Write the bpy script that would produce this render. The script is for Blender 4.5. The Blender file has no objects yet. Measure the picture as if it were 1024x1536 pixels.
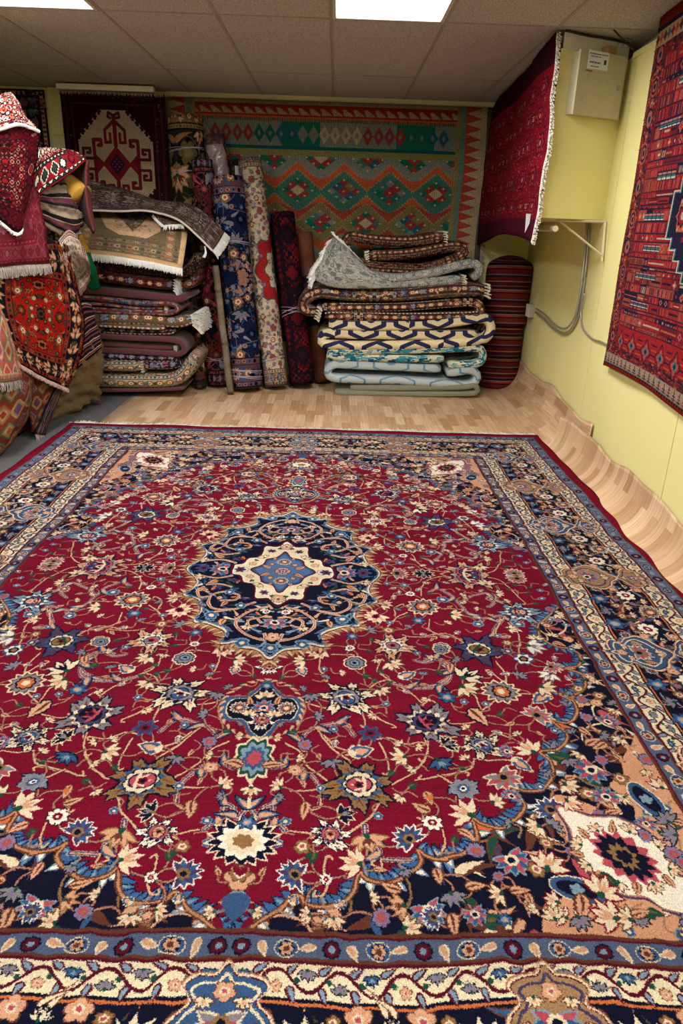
import bpy, bmesh, math, random
import numpy as np
from mathutils import Vector

SC = bpy.context.scene
COL = SC.collection
PI = math.pi

# ------------------------------------------------------------------ camera, world, exposure
CAMH = 1.35
FPX = 1060.0
PITCH = math.atan(428.0 / FPX)
YAW = math.radians(1.0)
ROLL = math.radians(1.8)
_fw = Vector((math.sin(YAW) * math.cos(PITCH), math.cos(YAW) * math.cos(PITCH), -math.sin(PITCH)))
_r = Vector((math.cos(YAW), -math.sin(YAW), 0))
_u = _r.cross(_fw)
_R = _r * math.cos(ROLL) + _u * math.sin(ROLL)
_U = -_r * math.sin(ROLL) + _u * math.cos(ROLL)
cam_data = bpy.data.cameras.new('camera')
cam_data.sensor_fit = 'VERTICAL'
cam_data.sensor_height = 36.0
cam_data.lens = FPX / 1536.0 * 36.0
cam_data.clip_start = 0.02
camera = bpy.data.objects.new('camera', cam_data)
COL.objects.link(camera)
from mathutils import Matrix
camera.matrix_world = Matrix(((_R.x, _U.x, -_fw.x, 0), (_R.y, _U.y, -_fw.y, 0), (_R.z, _U.z, -_fw.z, CAMH), (0, 0, 0, 1)))
SC.camera = camera

world = bpy.data.worlds.new('world')
world.use_nodes = True
world.node_tree.nodes['Background'].inputs[0].default_value = (0.5, 0.5, 0.52, 1)
world.node_tree.nodes['Background'].inputs[1].default_value = 0.02
SC.world = world
SC.view_settings.view_transform = 'Standard'
SC.view_settings.look = 'None'
SC.view_settings.gamma = 1
SC.view_settings.use_curve_mapping = False
SC.view_settings.exposure = 0.0

CEIL = 2.36
REARY = 6.85
# ceiling lights: (centre x, centre y, watts, visible panel?)
LAMP_W, LAMP_MID, LAMP_LEFT, LAMP_FRONT = 50.0, 1.0, 0.8, 0.72
BIG_GAIN = 0.62
CORE_LABELS = ['dark folded rug inside the left heap, carrying the draped rugs']
PANEL_STRENGTH = 6.0


def at(x, y, Y):
    d = _fw * FPX + _R * (x - 512) - _U * (y - 768)
    t = Y / d.y
    return Vector((d.x * t, Y, CAMH + d.z * t))


def rwx(y):
    """x of the slightly skewed right wall at depth y"""
    return 1.60 + 0.055 * (max(y, 3.065) - 4.2)


# ------------------------------------------------------------------ object helpers
def tag(o, label, cat, group=None):
    o['label'] = label
    o['category'] = cat
    if group:
        o['group'] = group
    return o


def empty(name, loc, label, cat, group=None):
    o = bpy.data.objects.new(name, None)
    o.location = loc
    o.empty_display_size = 0.1
    COL.objects.link(o)
    return tag(o, label, cat, group)


def mesh_obj(name, verts, faces, mat, parent=None, uvs=None, smooth=False, mat_ids=None):
    me = bpy.data.meshes.new(name)
    off = parent.location if parent is not None and parent.parent is None else None
    vs = [tuple(v) for v in verts]
    me.from_pydata(vs, [], faces)
    if uvs is not None:
        ul = me.uv_layers.new(name='UVMap')
        li = np.zeros(len(me.loops), dtype=np.int32)
        me.loops.foreach_get('vertex_index', li)
        ul.data.foreach_set('uv', np.asarray(uvs, dtype=np.float32)[li].ravel())
    for m in (mat if isinstance(mat, (list, tuple)) else [mat]):
        me.materials.append(m)
    if mat_ids is not None:
        me.polygons.foreach_set('material_index', np.asarray(mat_ids, dtype=np.int32))
    if smooth:
        me.polygons.foreach_set('use_smooth', np.ones(len(me.polygons), dtype=bool))
    me.update()
    o = bpy.data.objects.new(name, me)
    COL.objects.link(o)
    if parent is not None:
        o.parent = parent
        if parent.parent is None:
            o.matrix_parent_inverse = Matrix.Translation(-parent.location)
    return o


def root_loc(p):
    v = Vector((0, 0, 0))
    while p is not None:
        v += p.location
        p = p.parent
    return v


def box_vf(x0, x1, y0, y1, z0, z1):
    v = [(x0, y0, z0), (x1, y0, z0), (x1, y1, z0), (x0, y1, z0), (x0, y0, z1), (x1, y0, z1), (x1, y1, z1), (x0, y1, z1)]
    f = [(0, 3, 2, 1), (4, 5, 6, 7), (0, 1, 5, 4), (1, 2, 6, 5), (2, 3, 7, 6), (3, 0, 4, 7)]
    return v, f


class MB:
    """collects shapes for ONE mesh"""
    def __init__(self):
        self.v, self.f = [], []

    def add(self, v, f):
        n = len(self.v)
        self.v += [tuple(p) for p in v]
        self.f += [tuple(i + n for i in q) for q in f]
        return self

    def box(self, *a):
        return self.add(*box_vf(*a))

    def tube(self, pts, r, n=8):
        pts = [Vector(p) for p in pts]
        vs, fs = [], []
        up = Vector((0, 0, 1))
        for i, p in enumerate(pts):
            t = (pts[min(i + 1, len(pts) - 1)] - pts[max(i - 1, 0)]).normalized()
            a = t.cross(up)
            if a.length < 0.1:
                a = t.cross(Vector((1, 0, 0)))
            a.normalize()
            b = t.cross(a)
            rr = r[i] if isinstance(r, (list, tuple)) else r
            for k in range(n):
                th = 2 * PI * k / n
                vs.append(p + a * rr * math.cos(th) + b * rr * math.sin(th))
        for i in range(len(pts) - 1):
            for k in range(n):
                fs.append((i * n + k, i * n + (k + 1) % n, (i + 1) * n + (k + 1) % n, (i + 1) * n + k))
        fs.append(tuple(range(n))[::-1])
        fs.append(tuple((len(pts) - 1) * n + k for k in range(n)))
        return self.add(vs, fs)

    def build(self, name, mat, parent=None, smooth=False, bevel=0):
        o = mesh_obj(name, self.v, self.f, mat, parent, smooth=smooth)
        if bevel:
            m = o.modifiers.new('bevel', 'BEVEL')
            m.width = bevel
            m.segments = 2
        return o


def lin(c):
    return tuple(((x / 255) / 12.92 if x / 255 <= 0.04045 else ((x / 255 + 0.055) / 1.055) ** 2.4) for x in c) + (1,)


# ------------------------------------------------------------------ node materials
def new_mat(name):
    m = bpy.data.materials.new(name)
    m.use_nodes = True
    nt = m.node_tree
    b = nt.nodes['Principled BSDF']
    return m, nt, b


def plain(name, rgb, rough=0.6, metal=0.0, noise=0.0, nscale=30.0, bump=0.0, bscale=200.0, sheen=0.0):
    m, nt, b = new_mat(name)
    b.inputs['Roughness'].default_value = rough
    b.inputs['Metallic'].default_value = metal
    b.inputs['Sheen Weight'].default_value = sheen
    c = lin(rgb)
    b.inputs['Base Color'].default_value = c
    tc = nt.nodes.new('ShaderNodeTexCoord')
    if noise:
        n = nt.nodes.new('ShaderNodeTexNoise')
        n.inputs['Scale'].default_value = nscale
        n.inputs['Detail'].default_value = 4
        nt.links.new(tc.outputs['Object'], n.inputs['Vector'])
        mx = nt.nodes.new('ShaderNodeMix')
        mx.data_type = 'RGBA'
        mx.inputs[6].default_value = tuple(v * (1 - noise) for v in c[:3]) + (1,)
        mx.inputs[7].default_value = tuple(min(1, v * (1 + noise)) for v in c[:3]) + (1,)
        nt.links.new(n.outputs['Fac'], mx.inputs[0])
        nt.links.new(mx.outputs[2], b.inputs['Base Color'])
    if bump:
        n2 = nt.nodes.new('ShaderNodeTexNoise')
        n2.inputs['Scale'].default_value = bscale
        n2.inputs['Detail'].default_value = 3
        nt.links.new(tc.outputs['Object'], n2.inputs['Vector'])
        bp = nt.nodes.new('ShaderNodeBump')
        bp.inputs['Strength'].default_value = bump
        bp.inputs['Distance'].default_value = 0.004
        nt.links.new(n2.outputs['Fac'], bp.inputs['Height'])
        nt.links.new(bp.outputs['Normal'], b.inputs['Normal'])
    return m


def woven(name, art, gain=1.0, rough=0.95, bump=0.35, knots=320.0):
    """procedural material of a knotted carpet: the drawn pattern, pile noise, bump"""
    a = art.out() if isinstance(art, Art) else art
    h, w = a.shape[:2]
    img = bpy.data.images.new(name + '_pattern', w, h, alpha=False)
    buf = np.ones((h, w, 4), dtype=np.float32)
    buf[:, :, :3] = np.clip(a / 255.0, 0, 1)
    img.pixels.foreach_set(buf.ravel())
    img.update()
    img.pack()
    m, nt, b = new_mat(name)
    b.inputs['Roughness'].default_value = rough
    b.inputs['Specular IOR Level'].default_value = 0.04
    b.inputs['Sheen Weight'].default_value = 0.0
    b.inputs['Sheen Roughness'].default_value = 0.6
    tc = nt.nodes.new('ShaderNodeTexCoord')
    it = nt.nodes.new('ShaderNodeTexImage')
    it.image = img
    it.extension = 'REPEAT'
    nt.links.new(tc.outputs['UV'], it.inputs['Vector'])
    n = nt.nodes.new('ShaderNodeTexNoise')
    n.inputs['Scale'].default_value = knots
    n.inputs['Detail'].default_value = 2
    nt.links.new(tc.outputs['Object'], n.inputs['Vector'])
    mr = nt.nodes.new('ShaderNodeMapRange')
    mr.inputs[1].default_value = 0.3
    mr.inputs[2].default_value = 0.7
    mr.inputs[3].default_value = 0.78 * gain
    mr.inputs[4].default_value = 1.22 * gain
    nt.links.new(n.outputs['Fac'], mr.inputs[0])
    mx = nt.nodes.new('ShaderNodeVectorMath')
    mx.operation = 'SCALE'
    nt.links.new(it.outputs['Color'], mx.inputs[0])
    nt.links.new(mr.outputs[0], mx.inputs['Scale'])
    nt.links.new(mx.outputs[0], b.inputs['Base Color'])
    bp = nt.nodes.new('ShaderNodeBump')
    bp.inputs['Strength'].default_value = bump
    bp.inputs['Distance'].default_value = 0.003
    nt.links.new(n.outputs['Fac'], bp.inputs['Height'])
    nt.links.new(bp.outputs['Normal'], b.inputs['Normal'])
    return m


# ------------------------------------------------------------------ carpet drawing
K = dict(cr=(214, 196, 166), pe=(198, 148, 118), bl=(52, 80, 120), lb=(116, 140, 160), nv=(14, 16, 36), pu=(62, 54, 90), rd=(110, 12, 38),
         pk=(168, 70, 84), gn=(30, 66, 54), gd=(132, 98, 62), br=(92, 50, 38), gy=(122, 116, 124), mr=(78, 14, 32), or_=(186, 100, 58),
         bk=(20, 16, 24), wh=(226, 216, 200), lv=(120, 106, 138), ol=(92, 84, 50))


def smooth_pts(pts, n=10, closed=False):
    p = np.asarray(pts, dtype=float)
    if len(p) < 3 and not closed:
        t = np.linspace(0, 1, n)[:, None]
        return p[0] * (1 - t) + p[-1] * t
    if closed:
        q = np.vstack([p[-1], p, p[0], p[1]])
    else:
        q = np.vstack([2 * p[0] - p[1], p, 2 * p[-1] - p[-2]])
    out = []
    t = np.linspace(0, 1, n, endpoint=False)[:, None]
    for i in range(len(q) - 3):
        a, b, c, d = q[i:i + 4]
        out.append(0.5 * ((2 * b) + (c - a) * t + (2 * a - 5 * b + 4 * c - d) * t ** 2 + (3 * b - a - 3 * c + d) * t ** 3))
    if not closed:
        out.append(q[-2][None])
    return np.vstack(out)


class Art:
    """a carpet drawing in metres; x right, y up from (x0, y0)"""
    def __init__(self, w, h, res, ground, x0=0.0, y0=0.0):
        self.W, self.H, self.res, self.x0, self.y0 = int(round(w / res)), int(round(h / res)), res, x0, y0
        self.w, self.h = w, h
        self.a = np.empty((self.H, self.W, 3), dtype=np.float32)
        self.a[:] = K.get(ground, ground)
        self.T = None
        self.mask = None

    def out(self):
        return self.a

    def tr(self, x, y):
        return self.T(x, y) if self.T else (x, y)

    def _win(self, x, y, r):
        i0 = max(0, int((x - r - self.x0) / self.res)); i1 = min(self.W, int((x + r - self.x0) / self.res) + 2)
        j0 = max(0, int((y - r - self.y0) / self.res)); j1 = min(self.H, int((y + r - self.y0) / self.res) + 2)
        if i1 <= i0 or j1 <= j0:
            return None
        X = (np.arange(i0, i1) + 0.5) * self.res + self.x0 - x
        Y = (np.arange(j0, j1) + 0.5) * self.res + self.y0 - y
        return i0, i1, j0, j1, X[None, :], Y[:, None]

    def _put(self, i0, i1, j0, j1, m, col):
        if self.mask is not None:
            m = m & self.mask[j0:j1, i0:i1]
        self.a[j0:j1, i0:i1][m] = K.get(col, col) if isinstance(col, str) else col

    def star(self, x, y, r, n, depth, ang, col, sharp=False, sx=1.0, sy=1.0):
        w = self._win(x, y, r * max(sx, sy) + self.res)
        if not w:
            return
        i0, i1, j0, j1, X, Y = w
        c, s = math.cos(ang), math.sin(ang)
        U = (X * c + Y * s) / sx; V = (-X * s + Y * c) / sy
        th = np.arctan2(V, U); rr = np.hypot(U, V)
        if sharp:
            t = np.abs(((th * n / (2 * PI)) % 1.0) - 0.5) * 2
        else:
            t = np.abs(np.cos(th * n / 2)) ** 0.7
        self._put(i0, i1, j0, j1, rr < r * (1 - depth + depth * t), col)

    def ell(self, x, y, rx, ry, ang, col):
        w = self._win(x, y, max(rx, ry) + self.res)
        if not w:
            return
        i0, i1, j0, j1, X, Y = w
        c, s = math.cos(ang), math.sin(ang)
        U = (X * c + Y * s) / rx; V = (-X * s + Y * c) / ry
        self._put(i0, i1, j0, j1, U * U + V * V < 1, col)

    def leaf(self, x, y, ln, wd, ang, col, bend=0.0, serr=0):
        """pointed leaf growing from (x,y)"""
        w = self._win(x, y, ln * 1.15)
        if not w:
            return
        i0, i1, j0, j1, X, Y = w
        c, s = math.cos(ang), math.sin(ang)
        U = (X * c + Y * s) / ln; V = (-X * s + Y * c) / wd
        V = V - bend * U * U * ln / wd
        g = np.clip(U, 0, 1)
        prof = np.sqrt(g) * (1 - g) * 2.6
        if serr:
            prof = prof * (0.72 + 0.28 * np.abs(((U * serr) % 1.0) - 0.5) * 2)
        self._put(i0, i1, j0, j1, (U > 0) & (U < 1) & (np.abs(V) < prof), col)

    def poly(self, pts, col):
        p = np.asarray(pts, dtype=float)
        i0 = max(0, int((p[:, 0].min() - self.x0) / self.res)); i1 = min(self.W, int((p[:, 0].max() - self.x0) / self.res) + 2)
        j0 = max(0, int((p[:, 1].min() - self.y0) / self.res)); j1 = min(self.H, int((p[:, 1].max() - self.y0) / self.res) + 2)
        if i1 <= i0 or j1 <= j0:
            return
        X = ((np.arange(i0, i1) + 0.5) * self.res + self.x0)[None, :]
        Y = ((np.arange(j0, j1) + 0.5) * self.res + self.y0)[:, None]
        ins = np.zeros((j1 - j0, i1 - i0), dtype=bool)
        for k in range(len(p)):
            ax, ay = p[k]; bx, by = p[(k + 1) % len(p)]
            if ay == by:
                continue
            cond = (ay > Y) != (by > Y)
            ins ^= cond & (X < (bx - ax) * (Y - ay) / (by - ay) + ax)
        if self.mask is not None and self.mask.shape != self.a.shape[:2]:
            pass
        self._put(i0, i1, j0, j1, ins, col)
        return (i0, i1, j0, j1, ins)

    def rect(self, x0, x1, y0, y1, col):
        i0 = max(0, int(round((x0 - self.x0) / self.res))); i1 = min(self.W, int(round((x1 - self.x0) / self.res)))
        j0 = max(0, int(round((y0 - self.y0) / self.res))); j1 = min(self.H, int(round((y1 - self.y0) / self.res)))
        if i1 > i0 and j1 > j0:
            self.a[j0:j1, i0:i1] = K.get(col, col) if isinstance(col, str) else col

    def line(self, pts, wd, col, sm=True, closed=False):
        p = smooth_pts(pts, 10, closed) if sm else np.asarray(pts, dtype=float)
        if closed:
            p = np.vstack([p, p[:1]])
        seg = np.hypot(*(np.diff(p, axis=0).T))
        L = np.concatenate([[0], np.cumsum(seg)])
        if L[-1] <= 0:
            return
        s = np.arange(0, L[-1], self.res * 0.7)
        x = np.interp(s, L, p[:, 0]); y = np.interp(s, L, p[:, 1])
        k = max(0, int(math.ceil(wd / 2 / self.res)))
        o = np.arange(-k, k + 1)
        ox, oy = np.meshgrid(o, o)
        ok = np.hypot(ox, oy) * self.res <= wd / 2 + 0.0001
        ox, oy = ox[ok], oy[ok]
        I = ((x - self.x0) / self.res).astype(int)[:, None] + ox[None]
        J = ((y - self.y0) / self.res).astype(int)[:, None] + oy[None]
        g = (I >= 0) & (I < self.W) & (J >= 0) & (J < self.H)
        I, J = I[g], J[g]
        if self.mask is not None:
            q = self.mask[J, I]
            I, J = I[q], J[q]
        self.a[J, I] = K.get(col, col) if isinstance(col, str) else col

    # ---- flower heads -----------------------------------------------------------
    def flower(self, kind, x, y, r, ang=0.0):
        st, el, lf = self.star, self.ell, self.leaf
        if kind in FL:
            for (q, n, d, c, sh) in FL[kind]:
                st(x, y, r * q, n, d, ang, c, sh)
        elif kind in ('pal', 'grp', 'nvp', 'blb', 'lgc', 'big', 'ogr', 'pl2'):
            a, b, c, d, e = {'pal': ('cr', 'nv', 'gy', 'bl', 'cr'), 'grp': ('gy', 'cr', 'pu', 'nv', 'pk'), 'nvp': ('wh', 'nv', 'pk', 'pe', 'gd'),
                             'blb': ('lb', 'wh', 'bl', 'pe', 'rd'), 'lgc': ('pe', 'cr', 'wh', 'gy', 'pk'), 'big': ('gd', 'bl', 'cr', 'pk', 'cr'),
                             'ogr': ('pe', 'gy', 'pk', 'pu', 'cr'), 'pl2': ('pu', 'bl', 'cr', 'gd', 'gn')}[kind]
            npt = 13
            for lay, (cc, ln_, wd_) in enumerate((('nv', 1.14, .40), (a, 1.08, .33), ('br', .85, .05))):
                hs = random.Random(int(abs(x) * 1000) * 31 + int(abs(y) * 1000))
                for k in range(npt):
                    t = ang + (k + .5) / npt * 2 * PI
                    q = hs.uniform(.82, 1.08) * (1.12 if abs(math.cos((t - ang) / 2)) > .8 else 1)
                    lf(x + math.cos(t) * r * .12, y + math.sin(t) * r * .12, r * ln_ * q * .95, r * wd_, t, cc, .45 if k % 2 else -.45, 4 if lay == 1 else 0)
            st(x, y, r * 0.78, 13, .25, ang + .2, b, True)
            st(x, y, r * 0.66, 11, .22, ang, 'nv' if b != 'nv' else 'pu', True)
            for k in range(11):
                t = ang + k / 11 * 2 * PI
                self.ell(x + math.cos(t) * r * .64, y + math.sin(t) * r * .64, r * .05, r * .05, 0, a)
            st(x, y, r * 0.56, 9, .18, ang, c)
            cx, cy = x + math.cos(ang) * r * .03, y + math.sin(ang) * r * .03
            el(cx, cy, r * .46, r * .36, ang, 'nv' if c != 'nv' else 'rd')
            el(cx, cy, r * .41, r * .31, ang, d)
            for k in range(5):
                t = ang + (k - 2) * .7
                lf(cx - math.cos(ang) * r * .2, cy - math.sin(ang) * r * .2, r * .5, r * .07, t, e)
            st(cx, cy, r * .17, 5, .3, ang, 'rd' if e != 'rd' else 'cr')
            st(cx, cy, r * .09, 4, .2, ang, 'nv')
        elif kind == 'bud':
            lf(x - math.cos(ang) * r, y - math.sin(ang) * r, r * 2.2, r * .85, ang, 'cr', 0, 4)
            lf(x - math.cos(ang) * r * .8, y - math.sin(ang) * r * .8, r * 1.8, r * .62, ang, 'bl')
            lf(x - math.cos(ang) * r * .5, y - math.sin(ang) * r * .5, r * 1.2, r * .35, ang, 'pe')
            st(x - math.cos(ang) * r * .7, y - math.sin(ang) * r * .7, r * .35, 5, .3, ang, 'cr')
        elif kind in ('grn', 'grl'):
            lf(x, y, r * 1.6, r * .6, ang, 'gn', .4)
            lf(x, y, r * 1.2, r * .5, ang + 1.2, 'gn')
            lf(x, y, r * 1.1, r * .2, ang, 'ol', .4)
        elif kind in ('car', 'crm', 'crw', 'blk', 'fan', 'gry', 'wle', 'pst'):
            o, c, m = {'car': ('rd', 'cr', 'pe'), 'crm': ('br', 'cr', 'pe'), 'crw': ('nv', 'cr', 'nv'), 'blk': ('cr', 'nv', 'gy'), 'fan': ('nv', 'bl', 'lb'),
                       'gry': ('nv', 'gy', 'lv'), 'wle': ('gy', 'wh', 'gy'), 'pst': ('gd', 'pe', 'br')}[kind]
            for k in (-2, -1, 0, 1, 2):
                t = ang + k * .62
                lf(x - math.cos(ang) * r * .5, y - math.sin(ang) * r * .5, r * 1.65, r * .42, t, o)
            for k in (-2, -1, 0, 1, 2):
                t = ang + k * .62
                lf(x - math.cos(ang) * r * .5, y - math.sin(ang) * r * .5, r * 1.48, r * .32, t, c, 0, 3)
            for k in (-1, 0, 1):
                lf(x - math.cos(ang) * r * .4, y - math.sin(ang) * r * .4, r * .9, r * .12, ang + k * .5, m)
            el(x - math.cos(ang) * r * .6, y - math.sin(ang) * r * .6, r * .28, r * .22, ang, 'gn' if kind != 'blk' else 'gd')
        elif kind in ('blp', 'rsl', 'bpk', 'stc'):
            o, c, m, e = {'blp': ('wh', 'bl', 'pu', 'gd'), 'rsl': ('cr', 'pk', 'gy', 'gd'), 'bpk': ('lb', 'bl', 'pk', 'cr'), 'stc': ('cr', 'pe', 'cr', 'rd')}[kind]
            for k in range(9):
                t = ang + (k - 4) * .52
                lf(x, y, r * 1.15, r * .3, t, o)
            for k in range(9):
                t = ang + (k - 4) * .52
                lf(x, y, r * 1.02, r * .2, t, c if k % 2 else m)
            st(x, y, r * .4, 7, .2, ang, e)
            el(x, y, r * .2, r * .2, 0, 'nv')
        elif kind in ('pch', 'leb', 'org'):
            lf(x - math.cos(ang) * r, y - math.sin(ang) * r, r * 2.2, r * .75, ang, 'nv' if kind == 'leb' else 'br', .25, 5)
            lf(x - math.cos(ang) * r * .9, y - math.sin(ang) * r * .9, r * 2.0, r * .55, ang, 'pe', .25, 5)
            lf(x - math.cos(ang) * r * .9, y - math.sin(ang) * r * .9, r * 1.6, r * .12, ang, 'br', .25)
            if kind == 'org':
                el(x, y, r * .4, r * .4, 0, 'or_')
        else:
            st(x, y, r, 6, .3, ang, 'cr')


FL = {
    'ros': [(1, 8, .16, 'cr', 0), (.86, 8, .18, 'nv', 0), (.76, 8, .2, 'gy', 0), (.48, 8, .1, 'pu', 0), (.36, 6, .1, 'lb', 0), (.18, 5, .1, 'nv', 0)],
    'wht': [(1, 8, .28, 'nv', 0), (.92, 8, .32, 'wh', 0), (.42, 6, .1, 'rd', 0), (.16, 4, 0, 'wh', 0)],
    'pnk': [(1, 5, .3, 'br', 0), (.9, 5, .3, 'pe', 0), (.4, 5, .2, 'cr', 0), (.2, 4, 0, 'pk', 0)],
    'lav': [(1, 8, .2, 'nv', 0), (.92, 8, .24, 'lv', 0), (.5, 6, .2, 'pk', 0), (.2, 4, 0, 'gd', 0)],
    'bls': [(1, 5, .35, 'lb', 0), (.8, 5, .35, 'bl', 0), (.35, 4, .1, 'cr', 0)],
    'blu': [(1, 6, .4, 'nv', 1), (.92, 6, .45, 'bl', 1), (.4, 6, .2, 'lb', 0), (.2, 4, 0, 'pe', 0)],
    'prp': [(1.05, 6, .45, 'bl', 1), (.85, 6, .45, 'pu', 1), (.4, 5, .2, 'rd', 0), (.2, 4, 0, 'nv', 0)],
    'gr8': [(1, 8, .3, 'lb', 1), (.86, 8, .32, 'gy', 1), (.45, 8, .2, 'bl', 0), (.25, 5, .1, 'wh', 0), (.12, 4, 0, 'nv', 0)],
    'gr2': [(1, 6, .3, 'gy', 0), (.7, 5, .3, 'pu', 0), (.3, 4, 0, 'cr', 0)],
    'gld': [(1, 6, .3, 'br', 0), (.88, 6, .35, 'gd', 0), (.5, 5, .2, 'cr', 0), (.25, 4, 0, 'pk', 0)],
    'ors': [(1.05, 12, .25, 'cr', 1), (.9, 12, .3, 'br', 1), (.76, 10, .25, 'gy', 0), (.55, 8, .2, 'nv', 0), (.45, 8, .25, 'or_', 0), (.24, 5, .2, 'cr', 0)],
    'silver1': [(1, 7, .4, (84, 88, 92), 0), (.78, 7, .4, (150, 148, 138), 0), (.5, 6, .3, (104, 108, 110), 0), (.25, 4, 0, (150, 148, 138), 0)],
    'blw': [(1, 7, .3, 'bl', 1), (.8, 6, .35, 'wh', 1), (.45, 5, .2, 'nv', 0), (.25, 4, 0, 'gd', 0)],
}
KINDS = ['crm', 'bpk', 'pch', 'gry', 'blp', 'lav', 'gld', 'car', 'wht', 'bls', 'pnk', 'rsl', 'pst', 'blu', 'leb', 'crw', 'ors']
# motifs of one quarter of the big carpet: kind, across, along, radius (mm from the centre)
RUG_M="ros 283 656 39;pal 250 842 70;crm 98 663 27;crm 408 664 29;bud 450 722 30;crm 364 807 25;bls 373 868 14;prp 319 1006 35;grp 487 951 74;blu 561 837 29;blk 536 1047 26;fan 502 1126 26;bud 290 1079 34;gry 213 1126 21;crm 394 1101 27;pnk 113 1159 21;big 288 1200 76;org 459 1246 22;car 66 1216 22;gry 142 850 23;gry 169 937 18;bud 108 717 23;grn 100 1012 14;grn 46 748 12;grn 309 727 15;grn 552 696 16;stc 162 596 41;pch 144 1300 27;blk 242 1305 24;nvp 201 1373 39;gld 138 1415 21;grl 164 1433 18;wht 190 1500 16;blp 122 1492 37;car 250 1449 34;pst 292 1390 32;blp 390 1378 39;wht 451 1331 27;crm 148 1588 15;crm 208 1604 18;crm 295 1541 13;lav 305 1585 21;pst 344 1562 19;bpk 406 1571 35;crm 368 1607 21;pch 444 1483 22;blp 751 1287 39;car 534 1296 37;crm 622 1261 22;gry 547 1219 32;crm 698 1346 24;gld 710 1390 18;lav 760 1410 13;bpk 616 1441 40;pch 714 1449 26;lav 575 1484 15;pch 517 1508 22;gry 468 1545 23;crm 564 1535 21;gld 666 1466 23;pch 614 1518 19;pch 635 1542 16;crm 635 1566 12;bpk 504 1580 26;grn 528 1596 24;pch 459 1603 26;blu 565 1593 18;pch 820 1205 26;gld 864 1230 26;pch 895 1250 29;crm 949 1245 14;lav 867 1296 16;pch 901 1287 22;blp 414 1587 24;bpk 898 1145 43;crm 823 1207 25;pch 834 1170 18;lav 943 1105 20;crm 885 1090 16;pch 848 1107 18;pch 942 1030 27;gry 989 1007 19;pch 963 1055 23;lav 964 930 24;bpk 1023 947 30;pch 939 986 21;crm 1059 898 18;lav 980 841 21;gld 1040 819 22;pnk 1021 855 21;crm 1053 744 16;blu 1036 682 17;crm 1047 722 14;pch 1047 974 17;crm 1024 1027 18;pch 995 1095 15;pch 909 1240 24;gld 966 1174 22;crm 944 1247 15;crm 667 340 25;bud 743 396 22;bls 883 386 19;crm 860 434 24;blb 910 307 64;gld 817 524 21;pl2 710 566 72;ros 581 559 33;gry 621 632 18;crw 651 719 41;gr2 809 575 20;blw 851 623 36;wle 910 546 35;gry 818 713 22;rsl 933 668 35;wle 908 721 26;crm 638 796 34;ors 738 803 59;blu 566 834 31;bud 853 835 31;crm 886 787 32;rsl 821 920 43;leb 650 921 41;pch 733 960 17;pal 630 1051 50;blk 536 1046 25;fan 502 1128 26;car 754 1061 34;bud 717 1126 28;grn 550 1146 12;rsl 655 1178 45;gr8 549 1221 35;gld 995 400 19;crm 992 463 18;pnk 1044 488 21;lav 1044 361 16;bls 1015 355 16;ros 276 -630 39;crm 407 -618 27;lgc 422 -528 69;pl2 691 -545 68;ros 579 -526 27;wht 510 175 20;ors 550 -236 62;crm 665 -274 25;bls 718 -336 23;bls 632 -155 24;crm 511 -145 17;bls 493 -81 20;bls 425 -87 20;rsl 470 5 43;blk 579 12 31;ogr 768 25 86;blb 900 -225 67;bls 490 102 19;bls 422 85 14;ors 549 276 62;bls 635 219 25;crm 670 335 28;stc 366 348 42;car 408 260 29;gry 343 444 25;gld 406 444 24;blu 519 376 30;bls 739 399 22;crm 829 68 28;crm 873 161 22;rsl 964 24 41;crm 870 -120 24;gry 935 -622 38;gry 839 -603 33;crm 841 -392 32;gld 898 -351 18;crm 895 -486 36;lgc 413 549 61;ros 579 566 30;wht 264 570 19;blu 275 498 25;bud 337 -406 23;crm 361 -320 40;ors 828 210 22;pnk 1017 -96 30;gr2 997 -191 16;bls 890 395 22;crm 857 430 23;crm 383 -227 25;crm 784 -689 20;gry 638 -719 30;crm 732 -673 18;crm 868 -780 25;gry 736 -779 33;bud 508 -357 26"
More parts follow.
